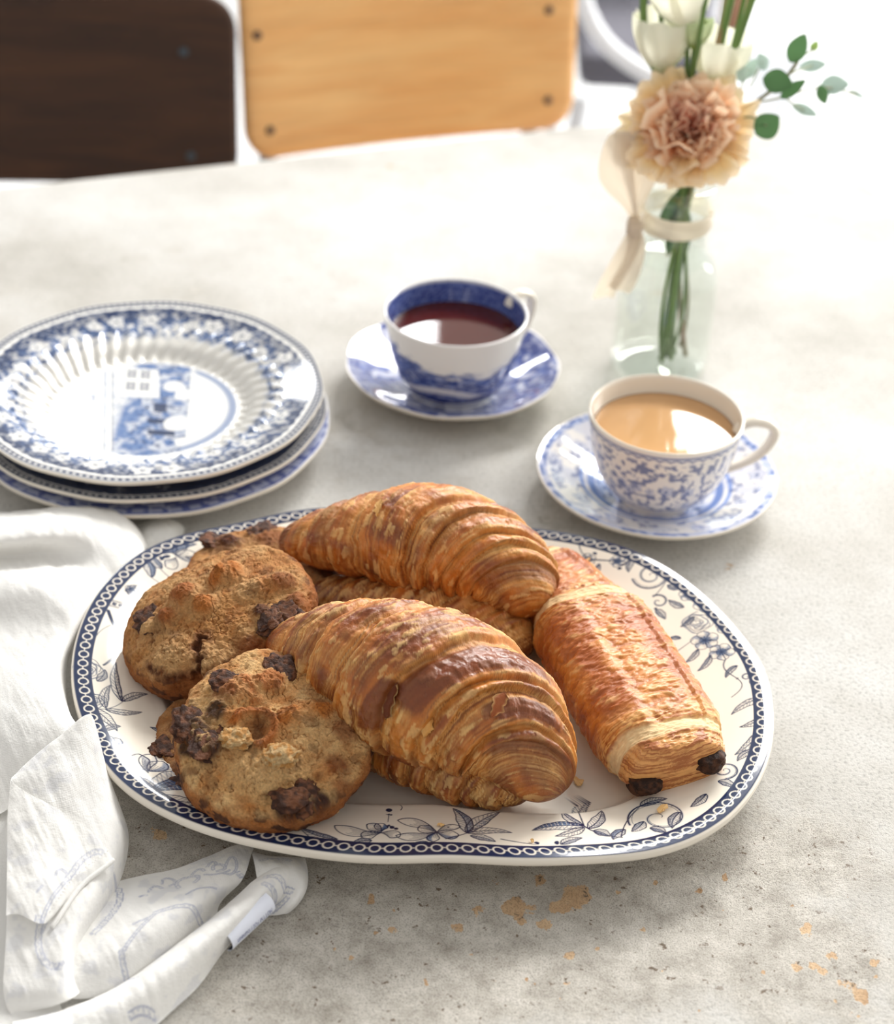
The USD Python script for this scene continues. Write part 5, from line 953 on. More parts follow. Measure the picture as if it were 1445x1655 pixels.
GRN, GRN_D, GRN_L, GRN_P = srgb(112, 142, 84), srgb(70, 104, 66), srgb(150, 178, 96), srgb(176, 198, 188)
def cgreen(n, a=GRN, b=None): return np.broadcast_to(np.asarray(a), (n, 3)).copy()
def stem(o, pts, r, col, base, name="stem", n=40):
    v, f = tube(spline(pts, n), r, 8); put(o, name, v - base, f, m_leaf, col=cgreen(len(v), col))
def blade(c, d, up_, L_, W_, cup=.12, n=18, m=9, bend=.1):
    """A leaf from c along d, its face turned to up_."""
    d = np.asarray(d, float) / np.linalg.norm(d); s_ = np.cross(d, up_); s_ /= np.linalg.norm(s_); u_ = np.cross(s_, d)
    t = np.linspace(0, 1, n); w = np.sin(PI * t ** .85) ** .75 * W_ / 2; v = np.linspace(-1, 1, m)
    P = np.asarray(c) + (t[:, None, None] * L_) * d + (w[:, None] * v)[..., None] * s_ + ((cup * np.abs(v)[None] ** 2 * W_) - (bend * L_ * (t[:, None] - .5) ** 2))[..., None] * u_
    return P.reshape(-1, 3), grid_faces(n, m)

# carnation: rows of frilled petals set round an axis
CB = np.array([.1358, 1.0760, .9235])
ca = thing("carnation", "large frilly peach carnation bloom above the bottle's mouth", "flower", CB)
axn = np.array([-.06, -.66, .75]); axn /= np.linalg.norm(axn)
e1 = np.cross([0, 0, 1.0], axn); e1 /= np.linalg.norm(e1); e2 = np.cross(axn, e1)
rg = np.random.default_rng(12)
PEACH, PINK, BUTTER, PALEP = srgb(252, 206, 164), srgb(246, 172, 142), srgb(253, 228, 172), srgb(254, 238, 214)
base_pt = -axn * .016
for (cnt, L_, wide, elev, ruf, c_in, c_out, j) in ((6, .046, .60, 98, .0030, BUTTER, BUTTER, .0), (7, .045, .62, 82, .0042, PEACH, BUTTER, .5), (7, .042, .60, 64, .0052, PEACH, PEACH, .1), (6, .039, .62, 47, .0056, PINK, PEACH, .5), (6, .036, .62, 32, .0058, PINK, PEACH, .2), (5, .033, .62, 18, .0056, PINK, PINK, .4), (4, .031, .55, 7, .005, PINK, PINK, 0)):
    for k in range(cnt):
        az = 2 * PI * (k + j) / cnt + rg.uniform(-.25, .25); el = math.radians(elev + rg.uniform(-12, 12)); L1 = L_ * rg.uniform(.88, 1.08)
        ra = e1 * math.cos(az) + e2 * math.sin(az); ta = -e1 * math.sin(az) + e2 * math.cos(az)
        t, v = np.meshgrid(np.linspace(0, 1, 24), np.linspace(-1, 1, 41), indexing="ij")
        f0, f1 = rg.uniform(2.4, 3.6), rg.uniform(0, 6.28)
        cur = el * (.35 + .65 * t ** .8) + rg.uniform(-.1, .5) * t ** 3
        s_in = np.cumsum(np.sin(cur), 0) / 24; c_in_ = np.cumsum(np.cos(cur), 0) / 24
        jag = 1 + .045 * np.sin(v * 17 + f1) * t ** 5 + .05 * np.sin(v * 7 + f1 * 2) * t ** 3 - .16 * v ** 4 * t ** 2
        Ls = L1 * jag; hw = L1 * wide * (.22 * t + .78 * t ** 1.7)
        ruffle = ruf * t ** 2 * (np.sin(v * f0 * 1.6 + f1) + .75 * np.sin(v * f0 * 3.7 + f1 * 1.7 + t * 1.5) + .3 * np.sin(v * f0 * 8 + f1 * 3))
        nrm_ = np.cos(cur)[..., None] * ra - np.sin(cur)[..., None] * axn
        wrap = -.55 * v ** 2 * hw
        P = base_pt + (Ls * s_in + wrap)[..., None] * ra + (Ls * c_in_)[..., None] * axn + (hw * v)[..., None] * ta + ruffle[..., None] * nrm_
        col = mixc(np.broadcast_to(c_in, P.shape), np.broadcast_to(c_out, P.shape), t); col = mixc(col, PALEP, smoothstep(.80, 1.0, t) * .75); col = col * (1 - .08 * rg.random())
        put(ca, "petal", P.reshape(-1, 3), grid_faces(24, 41), m_petal, col=col.reshape(-1, 3))
cp = [(.0005, -.030), (.004, -.029), (.0062, -.022), (.0066, -.014), (.0075, -.006), (.0088, .0)]
P_, F_ = lathe(PchipInterpolator(np.arange(6), cp)(np.linspace(0, 5, 24)), 24); Mx = np.stack([e1, e2, axn], 1)
put(ca, "calyx", P_.reshape(-1, 3) @ Mx.T + base_pt * .5, F_, m_leaf, col=cgreen(P_.shape[0] * P_.shape[1], GRN))
cst = [(.1379, 1.0850, .7575), (.1405, 1.0850, .8085), (.1396, 1.0850, .8614), (.1380, 1.0870, .8850), tuple(CB + base_pt - axn * .008)]
stem(ca, cst, .0024, GRN, CB)
for (q0, q1), w in zip(LEAFIN, (.010, .012, .009)):
    dd = np.array(q1) - np.array(q0); v, f = blade(np.array(q0), dd, [0, -1, .2], np.linalg.norm(dd), w); put(ca, "leaf", v - CB, f, m_leaf, col=cgreen(len(v), GRN_D))

# white cup flowers on their stems
WH = srgb(244, 243, 226)
names = ["white cup shaped flower low on the left, behind the carnation's top", "white bud flower rising highest, cut by the picture's top edge", "white open flower just above the carnation at its right", "small pale green bud between the white flowers"]
for i_, (b, tip, h_) in enumerate(WHITE):
    b, tip = np.array(b), np.array(tip); ax_ = (tip - b) / np.linalg.norm(tip - b); f1_ = np.cross(ax_, [0, 1.0, 0]); f1_ /= np.linalg.norm(f1_); f2_ = np.cross(ax_, f1_)
    o = thing("lisianthus", names[i_], "flower", b)
    for k in range(5):
        az = 2 * PI * k / 5 + i_ * .7; t, v = np.meshgrid(np.linspace(0, 1, 18), np.linspace(-1, 1, 15), indexing="ij")
        Rr_ = h_ * (.10 + (.42 if i_ != 2 else .52) * np.sin(t * 1.9) ** .9 + (.03 if k % 2 else 0)); a_ = az + v * .82 * (1 - .12 * t ** 4)
        hh = h_ * (t - .10 * np.abs(v) ** 3 * t ** 2 + .03 * np.sin(v * 6 + k) * t ** 3); rr_ = Rr_ + .05 * h_ * np.sin(v * 5 + k * 2) * t ** 3
        P = (rr_ * np.cos(a_))[..., None] * f1_ + (rr_ * np.sin(a_))[..., None] * f2_ + hh[..., None] * ax_
        col = mixc(np.broadcast_to(WH, P.shape), GRN_L, smoothstep(.35, .0, t) * .5 + (.6 if i_ == 3 else 0))
        put(o, "petal", P.reshape(-1, 3), grid_faces(18, 15), m_petal, col=col.reshape(-1, 3))
    for k in range(5):
        az = 2 * PI * k / 5 + .5; dd = ax_ * 1 + .45 * (f1_ * math.cos(az) + f2_ * math.sin(az))
        v, f = blade(f1_ * math.cos(az) * h_ * .08 + f2_ * math.sin(az) * h_ * .08 - ax_ * .001, dd, f1_ * math.cos(az) + f2_ * math.sin(az), h_ * .62, h_ * .13, 0, 10, 5, -.1); put(o, "sepal", v, f, m_leaf, col=cgreen(len(v), GRN_L if i_ > 1 else GRN_D))
    stem(o, [(.1385 + .002 * i_, 1.0850, .7600), (.1395 + .001 * i_, 1.0850, .8300), (.1390 + .001 * i_, 1.0860, .8750), tuple((b + np.array([.1395, 1.090, .885])) / 2), tuple(b)], .0015, GRN, b)
# grass stems
gt = ["tall thin green grass stem at the far left of the bunch", "tall thin green grass stem, second from the left of the bunch", "tall thin green grass stem rising in the middle of the white flowers", "tall green grass stem right of the white flowers, left of its pair", "tall green grass stem leaning furthest right at the picture's top", "tall green grass stem between the two right hand ones", "thick green grass stem with a pinkish base, right of the bunch"]
for k, P in enumerate(GRASS):
    b = np.array(P[0]); o = thing("grass_stem", gt[k], "stem", b)
    pp = spline(P, 60); rr_ = np.interp(np.linspace(0, 1, 60), [0, .5, .8, 1], [.0011, .0011, .0013, .0016]) * (1.5 if k in (0, 3, 4, 6) else 1)
    v, f = tube(pp, rr_, 7); col = mixc(np.broadcast_to(GRN, (len(v), 3)), srgb(196, 130, 124) if k == 6 else GRN_L, np.clip(fbm(v * 60, 2, k) * 1.2 - .3, 0, 1) * (.9 if k == 6 else .5)); put(o, "stalk", v - b, f, m_leaf, col=col)
    for q in (30, 40, 48):
        dd = pp[q + 2] - pp[q]; vv, ff = blade(pp[q], dd + np.array([.0006 * (-1) ** q, 0, 0]), [0, -1, .3], .022, .0022, 0, 10, 3, 0); put(o, "blade", vv - b, ff, m_leaf, col=cgreen(len(vv), GRN))
# eucalyptus sprig
EB = np.array(EUCA_STEM[0]); eu = thing("eucalyptus_sprig", "eucalyptus sprig with round dark and pale leaves reaching out to the right", "foliage", EB)
stem(eu, EUCA_STEM, .0012, srgb(150, 150, 116), EB); stem(eu, EUCA_STEM2, .0007, srgb(176, 176, 150), EB, n=24)
for T_w in EUCA_TWIGS: stem(eu, T_w, .0006, srgb(150, 158, 124), EB, "twig", 12)
camv = np.array([0, -.78, .62])
for k, (c, L_, W_, ang, cc) in enumerate(EUCA):
    c = np.array(c); an = math.radians(ang); d = np.array([math.cos(an), .25 * math.sin(k * 2.1), math.sin(an)]); up_ = camv + .35 * np.array([math.sin(k * 1.7), 0, math.cos(k * 2.3)])
    v, f = blade(c - d / np.linalg.norm(d) * L_ / 2, d, up_, L_ * 1.05, W_ * 1.15, .06, 16, 9, .08)
    put(eu, "leaf", v - EB, f, m_leaf, col=cgreen(len(v), {"d": srgb(84, 122, 78), "l": GRN_L, "p": GRN_P}[cc]))
CLOTH_A = [[[-0.2721, 0.8486, 0.75], [-0.2423, 0.8562, 0.75], [-0.2154, 0.8624, 0.75], [-0.1908, 0.8634, 0.75], [-0.1737, 0.8503, 0.75], [-0.1655, 0.8385, 0.75]], [[-0.2672, 0.8381, 0.772], [-0.2375, 0.844, 0.774], [-0.2106, 0.8478, 0.776], [-0.187, 0.8499, 0.774], [-0.1706, 0.8378, 0.77], [-0.1651, 0.8314, 0.764]], [[-0.2595, 0.8082, 0.776], [-0.2298, 0.8113, 0.779], [-0.2041, 0.816, 0.779], [-0.1824, 0.8161, 0.777], [-0.1682, 0.8046, 0.773], [-0.1663, 0.8177, 0.762]], [[-0.2621, 0.8132, 0.762], [-0.2322, 0.816, 0.764], [-0.2073, 0.8111, 0.767], [-0.1845, 0.7949, 0.772], [-0.174, 0.7901, 0.768], [-0.174, 0.8062, 0.759]], [[-0.2548, 0.7858, 0.768], [-0.2271, 0.7815, 0.773], [-0.2018, 0.7715, 0.778], [-0.185, 0.7646, 0.777], [-0.1801, 0.7706, 0.77], [-0.1815, 0.7888, 0.759]], [[-0.2478, 0.7553, 0.763], [-0.225, 0.7547, 0.765], [-0.2031, 0.745, 0.772], [-0.1902, 0.7333, 0.774], [-0.187, 0.7386, 0.768], [-0.1889, 0.7576, 0.757]], [[-0.2393, 0.7205, 0.763], [-0.2191, 0.716, 0.768], [-0.203, 0.7087, 0.775], [-0.1911, 0.7012, 0.778], [-0.187, 0.7089, 0.772], [-0.1885, 0.7271, 0.759]], [[-0.2297, 0.6831, 0.767], [-0.2125, 0.6752, 0.771], [-0.1979, 0.6739, 0.777], [-0.1868, 0.6725, 0.779], [-0.1797, 0.6751, 0.778], [-0.1792, 0.6873, 0.77]], [[-0.2219, 0.6493, 0.762], [-0.2062, 0.6451, 0.763], [-0.1901, 0.6483, 0.769], [-0.178, 0.6544, 0.776], [-0.1726, 0.6602, 0.779], [-0.1692, 0.664, 0.779]], [[-0.2157, 0.6206, 0.754], [-0.2022, 0.6246, 0.755], [-0.1907, 0.6337, 0.759], [-0.1787, 0.6482, 0.766], [-0.1724, 0.6563, 0.77], [-0.167, 0.6597, 0.774]]]
CLOTH_F = [[[-0.1796, 0.8706, 0.75], [-0.1708, 0.8721, 0.753], [-0.1632, 0.8739, 0.754], [-0.1554, 0.8735, 0.753], [-0.151, 0.872, 0.75]], [[-0.178, 0.8617, 0.752], [-0.1686, 0.856, 0.76], [-0.1602, 0.8564, 0.762], [-0.153, 0.8589, 0.759], [-0.1496, 0.8672, 0.75]], [[-0.1767, 0.8482, 0.753], [-0.1673, 0.844, 0.76], [-0.16, 0.8458, 0.76], [-0.1542, 0.848, 0.758], [-0.1507, 0.8607, 0.751]], [[-0.1769, 0.8347, 0.752], [-0.1687, 0.8342, 0.755], [-0.1626, 0.8391, 0.754], [-0.1586, 0.8438, 0.753], [-0.1536, 0.8519, 0.751]]]
CLOTH_B = [[[-0.1931, 0.6345, 0.76], [-0.183, 0.6432, 0.764], [-0.1727, 0.6497, 0.772], [-0.1634, 0.6531, 0.782], [-0.1615, 0.6554, 0.782]], [[-0.1932, 0.6285, 0.776], [-0.183, 0.6383, 0.78], [-0.1728, 0.6465, 0.786], [-0.1634, 0.6545, 0.791], [-0.1595, 0.6555, 0.787]], [[-0.1924, 0.6166, 0.771], [-0.1769, 0.6163, 0.777], [-0.166, 0.6251, 0.781], [-0.1583, 0.6415, 0.783], [-0.1559, 0.6504, 0.778]], [[-0.1895, 0.6, 0.768], [-0.1756, 0.6028, 0.772], [-0.1621, 0.6095, 0.773], [-0.1518, 0.6257, 0.775], [-0.1493, 0.6368, 0.766]], [[-0.185, 0.5793, 0.766], [-0.1726, 0.5848, 0.769], [-0.159, 0.5924, 0.77], [-0.1454, 0.6051, 0.772], [-0.1409, 0.6242, 0.757]], [[-0.1807, 0.5595, 0.764], [-0.1685, 0.5647, 0.767], [-0.1564, 0.5719, 0.768], [-0.143, 0.5822, 0.77], [-0.1375, 0.6097, 0.753]], [[-0.1771, 0.5404, 0.762], [-0.1662, 0.5427, 0.764], [-0.1567, 0.5486, 0.766], [-0.147, 0.559, 0.767], [-0.1388, 0.5833, 0.753]], [[-0.1747, 0.5237, 0.758], [-0.1623, 0.5236, 0.761], [-0.1526, 0.5275, 0.763], [-0.1495, 0.5379, 0.763], [-0.1465, 0.5548, 0.754]], [[-0.1694, 0.5128, 0.752], [-0.1591, 0.5152, 0.753], [-0.1494, 0.5165, 0.756], [-0.1443, 0.5217, 0.755], [-0.1432, 0.5284, 0.752]]]
CLOTH_G = [[[-0.1925, 0.6258, 0.777], [-0.1778, 0.6133, 0.779], [-0.165, 0.605, 0.779], [-0.151, 0.5963, 0.777], [-0.1388, 0.5849, 0.771]], [[-0.1912, 0.6135, 0.774], [-0.1777, 0.6014, 0.777], [-0.1663, 0.5944, 0.777], [-0.153, 0.5847, 0.775], [-0.142, 0.5797, 0.771]], [[-0.1874, 0.5932, 0.771], [-0.1765, 0.5871, 0.774], [-0.1655, 0.5793, 0.775], [-0.1558, 0.5735, 0.774], [-0.1489, 0.5727, 0.77]], [[-0.1832, 0.5727, 0.769], [-0.1743, 0.5686, 0.772], [-0.1654, 0.5628, 0.773], [-0.1585, 0.5599, 0.772], [-0.1541, 0.5631, 0.769]], [[-0.1793, 0.5531, 0.767], [-0.1724, 0.5517, 0.769], [-0.1662, 0.5477, 0.77], [-0.162, 0.5475, 0.769], [-0.16, 0.5523, 0.767]]]
CLOTH_C = [[[-0.1579, 0.5734, 0.751], [-0.1365, 0.5921, 0.752], [-0.1129, 0.6005, 0.753], [-0.0929, 0.6131, 0.754], [-0.0803, 0.6127, 0.755]], [[-0.1548, 0.5608, 0.753], [-0.1328, 0.5724, 0.757], [-0.1112, 0.5832, 0.759], [-0.0947, 0.5937, 0.76], [-0.0811, 0.6005, 0.758]], [[-0.1507, 0.5442, 0.756], [-0.1317, 0.5521, 0.761], [-0.1122, 0.5643, 0.764], [-0.0966, 0.5774, 0.763], [-0.0831, 0.5893, 0.758]], [[-0.1475, 0.5307, 0.756], [-0.1308, 0.5393, 0.761], [-0.1141, 0.5508, 0.763], [-0.0994, 0.5681, 0.761], [-0.0892, 0.5819, 0.755]], [[-0.1458, 0.5229, 0.752], [-0.1306, 0.5279, 0.752], [-0.1174, 0.5402, 0.753], [-0.1035, 0.5572, 0.753], [-0.0919, 0.5746, 0.752]]]
CLOTH_D = [[[-0.0628, 0.6076, 0.755], [-0.0742, 0.5935, 0.759], [-0.088, 0.5756, 0.757], [-0.1157, 0.5429, 0.754], [-0.1397, 0.5211, 0.753], [-0.1681, 0.509, 0.752]], [[-0.0607, 0.5981, 0.76], [-0.072, 0.5773, 0.768], [-0.0854, 0.5571, 0.769], [-0.1097, 0.5259, 0.768], [-0.1298, 0.5081, 0.765], [-0.1585, 0.4915, 0.76]], [[-0.0611, 0.5905, 0.758], [-0.0702, 0.5729, 0.765], [-0.082, 0.5547, 0.765], [-0.1022, 0.5259, 0.763], [-0.1195, 0.5058, 0.761], [-0.1447, 0.4841, 0.758]], [[-0.0646, 0.5837, 0.753], [-0.0696, 0.5768, 0.754], [-0.0842, 0.5574, 0.752], [-0.0935, 0.5352, 0.752], [-0.1049, 0.5171, 0.752], [-0.123, 0.4851, 0.751]]]
CLOTH_H = [[[-0.0822, 0.6138, 0.753], [-0.0701, 0.6097, 0.754], [-0.0597, 0.6106, 0.753], [-0.0569, 0.6113, 0.751]], [[-0.078, 0.5978, 0.759], [-0.0664, 0.5939, 0.763], [-0.0574, 0.5986, 0.759], [-0.0548, 0.6036, 0.751]], [[-0.075, 0.5858, 0.759], [-0.0658, 0.5875, 0.758], [-0.0568, 0.5862, 0.76], [-0.0543, 0.5921, 0.751]], [[-0.0728, 0.5812, 0.755], [-0.0663, 0.5813, 0.755], [-0.0594, 0.5789, 0.758], [-0.0581, 0.582, 0.751]], [[-0.0735, 0.5772, 0.751], [-0.0679, 0.5761, 0.751], [-0.0635, 0.5762, 0.752], [-0.0621, 0.5782, 0.75]]]
CLOTH_E = [[[-0.2321, 0.6628, 0.753], [-0.2082, 0.6625, 0.753], [-0.1902, 0.6617, 0.753], [-0.1764, 0.6671, 0.753]], [[-0.2152, 0.5948, 0.752], [-0.1956, 0.5953, 0.753], [-0.1791, 0.5965, 0.753], [-0.1656, 0.5984, 0.752]], [[-0.1956, 0.5378, 0.752], [-0.1797, 0.538, 0.753], [-0.1694, 0.5387, 0.753], [-0.1566, 0.5405, 0.752]], [[-0.1811, 0.5096, 0.751], [-0.1715, 0.5126, 0.752], [-0.1613, 0.5133, 0.752], [-0.1496, 0.5182, 0.751]], [[-0.1661, 0.4884, 0.751], [-0.1591, 0.4912, 0.752], [-0.1498, 0.4949, 0.752], [-0.1382, 0.4996, 0.751]]]
CLOTH_INK = [([[-0.1513, 0.53], [-0.1565, 0.5304], [-0.1609, 0.5352], [-0.1637, 0.5436], [-0.1644, 0.5506]], 0.00138), ([[-0.1435, 0.5866], [-0.1482, 0.5855], [-0.1522, 0.5807], [-0.1547, 0.5738], [-0.157, 0.5692]], 0.00123), ([[-0.1568, 0.5682], [-0.1605, 0.5589], [-0.1629, 0.5463]], 0.00068), ([[-0.1172, 0.5615], [-0.1098, 0.5656], [-0.1014, 0.567], [-0.0929, 0.5639]], 0.00108), ([[-0.1282, 0.5417], [-0.1261, 0.5353], [-0.1189, 0.5266]], 0.00108), ([[-0.1272, 0.5417], [-0.123, 0.5511], [-0.1171, 0.5608]], 0.00077), ([[-0.1378, 0.585], [-0.1358, 0.5702], [-0.14, 0.5591], [-0.1429, 0.5535]], 0.00138), ([[-0.1181, 0.5864], [-0.1166, 0.5914], [-0.1129, 0.5886], [-0.1144, 0.584]], 0.00046), ([[-0.1096, 0.5813], [-0.1081, 0.5897], [-0.103, 0.5893], [-0.1033, 0.5836]], 0.00077), ([[-0.096, 0.5929], [-0.0947, 0.5976], [-0.0918, 0.5963], [-0.0945, 0.5915]], 0.00062), ([[-0.0909, 0.596], [-0.0881, 0.6028], [-0.0866, 0.5998], [-0.091, 0.5902]], 0.00046), ([[-0.0998, 0.5896], [-0.0942, 0.5892], [-0.0886, 0.5934]], 0.00037), ([[-0.0848, 0.5914], [-0.0835, 0.5923]], 0.00154), ([[-0.0761, 0.6008], [-0.0708, 0.6032], [-0.0621, 0.6011]], 0.00092), ([[-0.072, 0.584], [-0.0662, 0.5859], [-0.0598, 0.5834]], 0.00154), ([[-0.0722, 0.5784], [-0.0667, 0.5781], [-0.0615, 0.5811]], 0.00123), ([[-0.1189, 0.5071], [-0.1132, 0.5114], [-0.1096, 0.5129]], 0.00092), ([[-0.1578, 0.5101], [-0.1505, 0.5119]], 0.00062), ([[-0.1232, 0.5803], [-0.1212, 0.585], [-0.1174, 0.5823]], 0.00049), ([[-0.1267, 0.5771], [-0.1233, 0.5781]], 0.00037), ([[-0.1056, 0.592], [-0.1028, 0.596], [-0.1002, 0.5931]], 0.00055), ([[-0.0993, 0.5963], [-0.0974, 0.6011], [-0.0952, 0.5974]], 0.00055), ([[-0.1058, 0.575], [-0.0995, 0.5784], [-0.0928, 0.5796]], 0.00031), ([[-0.1258, 0.5563], [-0.1196, 0.5589]], 0.00037), ([[-0.1614, 0.5714], [-0.16, 0.5752], [-0.1569, 0.5732]], 0.00043), ([[-0.1676, 0.5619], [-0.1657, 0.5656]], 0.00037), ([[-0.1535, 0.5284], [-0.1504, 0.532]], 0.00046)]
HEM = [[[-0.1388, 0.5849], [-0.142, 0.5797], [-0.1486, 0.5718], [-0.1535, 0.5612], [-0.1588, 0.5479]]]
TAG = [[-0.0893, 0.5554, 0.753], [-0.0864, 0.5554, 0.762], [-0.0833, 0.5522, 0.763], [-0.0804, 0.5567, 0.763], [-0.0731, 0.5752, 0.767], [-0.072, 0.5747, 0.763], [-0.0853, 0.5535, 0.753], [-0.0714, 0.5778, 0.756]]
# ------------------------------------------------------------------ tea towel
m_linen = material("linen", {"a": ("attribute", {"attribute": "ink"}), "tc": ("texture_coordinate", {}),
    "w1": ("wave_texture", {"wave_type": "bands", "bands_direction": "x", "scale": 420.0, "distortion": 1.0, "detail": 1.0}), "w2": ("wave_texture", {"wave_type": "bands", "bands_direction": "y", "scale": 420.0, "distortion": 1.0, "detail": 1.0}),
    "n": ("noise_texture", {"scale": 700.0, "detail": 3.0}), "wn": ("noise_texture", {"scale": 34.0, "detail": 3.0, "distortion": .6}), "s": ("math", {"math_type": "add"}), "s2": ("math", {"math_type": "multiply_add", "value2": .12}), "s3": ("math", {"math_type": "multiply_add", "value2": 1.0}),
    "c": ("mix_color", {"a": tuple(srgb(248, 247, 244)), "b": tuple(srgb(112, 128, 176))}), "b": ("bump", {"strength": .35, "distance": .0007}),
    "p": ("principled_bsdf", {"roughness": .85, "specular_ior_level": .2, "sheen_weight": .15}), "t": ("translucent_bsdf", {"color": tuple(srgb(238, 236, 230))}), "m": ("mix_closure", {"fac": .22})},
    [("tc.object", "w1.vector"), ("tc.object", "w2.vector"), ("tc.object", "n.vector"), ("tc.object", "wn.vector"), ("w1.fac", "s.value1"), ("w2.fac", "s.value2"), ("s.value", "s2.value1"), ("n.fac", "s2.value3"), ("wn.fac", "s3.value1"), ("s2.value", "s3.value3"), ("s3.value", "b.height"), ("b.normal", "p.normal"),
     ("a.fac", "c.fac"), ("c.result", "p.base_color"), ("p.BSDF", "m.closure1"), ("t.BSDF", "m.closure2")], surface="m.closure")
m_stitch = plain("white_thread", srgb(244, 243, 240), .8)
TB = np.array([-.165, .62, TZ])
tw = thing("tea_towel", "crumpled white linen tea towel with faint blue print, bunched at the platter's left edge", "tea towel", TB)
inkpen = Pen()
rg = np.random.default_rng(8)
for P, w in CLOTH_INK:
    P = spline(P, 40) if len(P) > 2 else np.array(P)
    # lacy band: two wavering rims with loops between
    T_ = np.gradient(P, axis=0); T_ /= np.linalg.norm(T_, axis=1, keepdims=True) + 1e-12; Nn = np.stack([-T_[:, 1], T_[:, 0]], 1)
    for sgn in (-1, 1): inkpen.stroke(P + Nn * w * sgn * (.9 + .12 * np.sin(np.arange(len(P)) * 1.3))[:, None], 1.3e-4 + w * .04, .75)
    L_ = np.linalg.norm(np.diff(P, axis=0), axis=1).sum()
    for q in np.linspace(0, 1, max(3, int(L_ / .0016))):
        k = int(q * (len(P) - 1)); c = P[k] + Nn[k] * rg.uniform(-.5, .5) * w; a_ = np.linspace(0, rg.uniform(3, 6.3), 12); r_ = rg.uniform(.25, .6) * w
        inkpen.stroke(c + np.stack([r_ * np.cos(a_ + q * 40), r_ * .8 * np.sin(a_ + q * 40)], 1), 1.2e-4 + w * .03, .55)
def cloth(ctrl, nu=120, nv=110, wr=.0011, seed=0):
    C = np.array(ctrl, float); r, c = C.shape[:2]
    S = np.stack([RectBivariateSpline(np.arange(r), np.arange(c), C[..., k], kx=min(3, r - 1), ky=min(3, c - 1), s=0)(np.linspace(0, r - 1, nu), np.linspace(0, c - 1, nv)) for k in range(3)], -1)
    n = fbm(np.dstack([S[..., :2] * 55, S[..., 2:] * 30]), 4, seed) - .5; n2_ = fbm(np.dstack([(S[..., :1] + S[..., 1:2] * .6) * 150, (S[..., 1:2] - S[..., :1] * .6) * 28, S[..., 2:] * 0]), 3, seed + 3) - .5
    up_ = smoothstep(TZ, TZ + .012, S[..., 2])
    S[..., 2] = np.maximum(S[..., 2] + (n * wr * 2.2 + n2_ * wr * 1.4) * (.25 + up_), TZ + .0006)
    return S
sheets, inks = [], []
CL = dict(E=CLOTH_E, A=CLOTH_A, F=CLOTH_F, B=CLOTH_B, G=CLOTH_G, D=CLOTH_D, H=CLOTH_H, C=CLOTH_C)
for i_, (k, g) in enumerate(CL.items()):
    nu, nv = {"A": (190, 130), "B": (190, 120), "C": (120, 150), "D": (90, 190), "G": (110, 110)}.get(k, (80, 80))
    S = cloth(g, nu, nv, {"A": .0008, "E": .001}.get(k, .0009), i_)
    v = S.reshape(-1, 3); f = grid_faces(nu, nv)
    if np.cross(v[f[:, 1]] - v[f[:, 0]], v[f[:, 2]] - v[f[:, 0]])[:, 2].mean() < 0: f = f[:, ::-1]
    x = inkpen.field(v[:, :2], soft=2.6e-4, reach=.003, fat=6e-5) * .95 if k not in "AEF" else np.zeros(len(v))
    bg = smoothstep(.56, .68, fbm(v * 150, 3, 31)) * (.16 if k in "BGCDH" else 0)
    sheets.append((v, f)); inks.append(np.maximum(x, bg))
v, f = join(sheets)
put(tw, "cloth", v - TB, f, m_linen, ink=np.concatenate(inks))
# turned hem with its row of stitches along the top flap
hem = np.array(HEM[0]); h3 = spline(np.c_[hem, TZ + np.array([.0215, .0215, .0205, .0195, .0165])], 60)
v, f = tube(h3, .0011, 8); put(tw, "hem", v - TB, f, m_linen, ink=np.zeros(len(v)))
st = spline(np.c_[hem + [-.0025, .0030], TZ + np.array([.0245, .0245, .0240, .0235, .0200])], 120); sv = []
for k in range(0, 116, 5): sv.append(tube(st[k:k + 4], .00022, 5))
v, f = join(sv); put(tw, "stitching", v - TB, f, m_stitch)
# woven care label folded over the edge
m_tag = plain("label_satin", srgb(226, 230, 242), .45, sheen_weight=.2)
m_tagink = plain("label_ink", srgb(82, 96, 160), .6); m_dark = plain("label_fold", srgb(60, 62, 76), .8)
tA, tB = np.array(TAG[0]), np.array(TAG[4])                             # left end, right end along the roll
ax_ = tB - tA; ax_[2] = 0; L_ = np.linalg.norm(ax_[:2]); ax_ /= L_; sd = np.array([ax_[1], -ax_[0], 0])
c0 = np.array([tA[0], tA[1], TZ + .0090]) + sd * .0045
ph = np.linspace(math.radians(100), math.radians(-75), 26); q = np.linspace(0, 1, 30)
rad_ = .0050
def tagpt(qq, phi, r=rad_):
    return c0 + ax_ * (qq * L_)[..., None] + sd * (r * np.cos(phi))[..., None] + np.array([0, 0, 1.0]) * (r * np.sin(phi) + .0045 * qq)[..., None]
Q, Pp = np.meshgrid(q, ph, indexing="ij"); S = tagpt(Q, Pp)
put(tw, "care_label", S.reshape(-1, 3) - TB, grid_faces(30, 26), m_tag, label="folded pale blue satin care label")
S2 = tagpt(Q * .96 + .02, Pp, rad_ * .93); put(tw, "label_lining", S2.reshape(-1, 3) - TB, grid_faces(30, 26), m_dark, label="dark inner side of the label")
tx = text_mesh("HOTTM FOI / inunaun", 1.0, .02); tvx = np.array(tx.vertices); tvx[:, 0] /= np.ptp(tvx[:, 0])
qv = .93 - .80 * tvx[:, 0]; pv = math.radians(18) + tvx[:, 1] * math.radians(-26)
tt = tagpt(qv, pv, rad_ + .0001); put(tw, "label_lettering", tt - TB, np.array(tx.faces), m_tagink, smooth=False)
def on_platter(x, y):
    d = rotz(-PA)[:2, :2] @ (np.array([x, y]) - PC); e = float(plat_r(math.atan2(d[1], d[0])) - np.hypot(*d))
    return TZ + float(zprof(np.clip(e, 0, .2)))
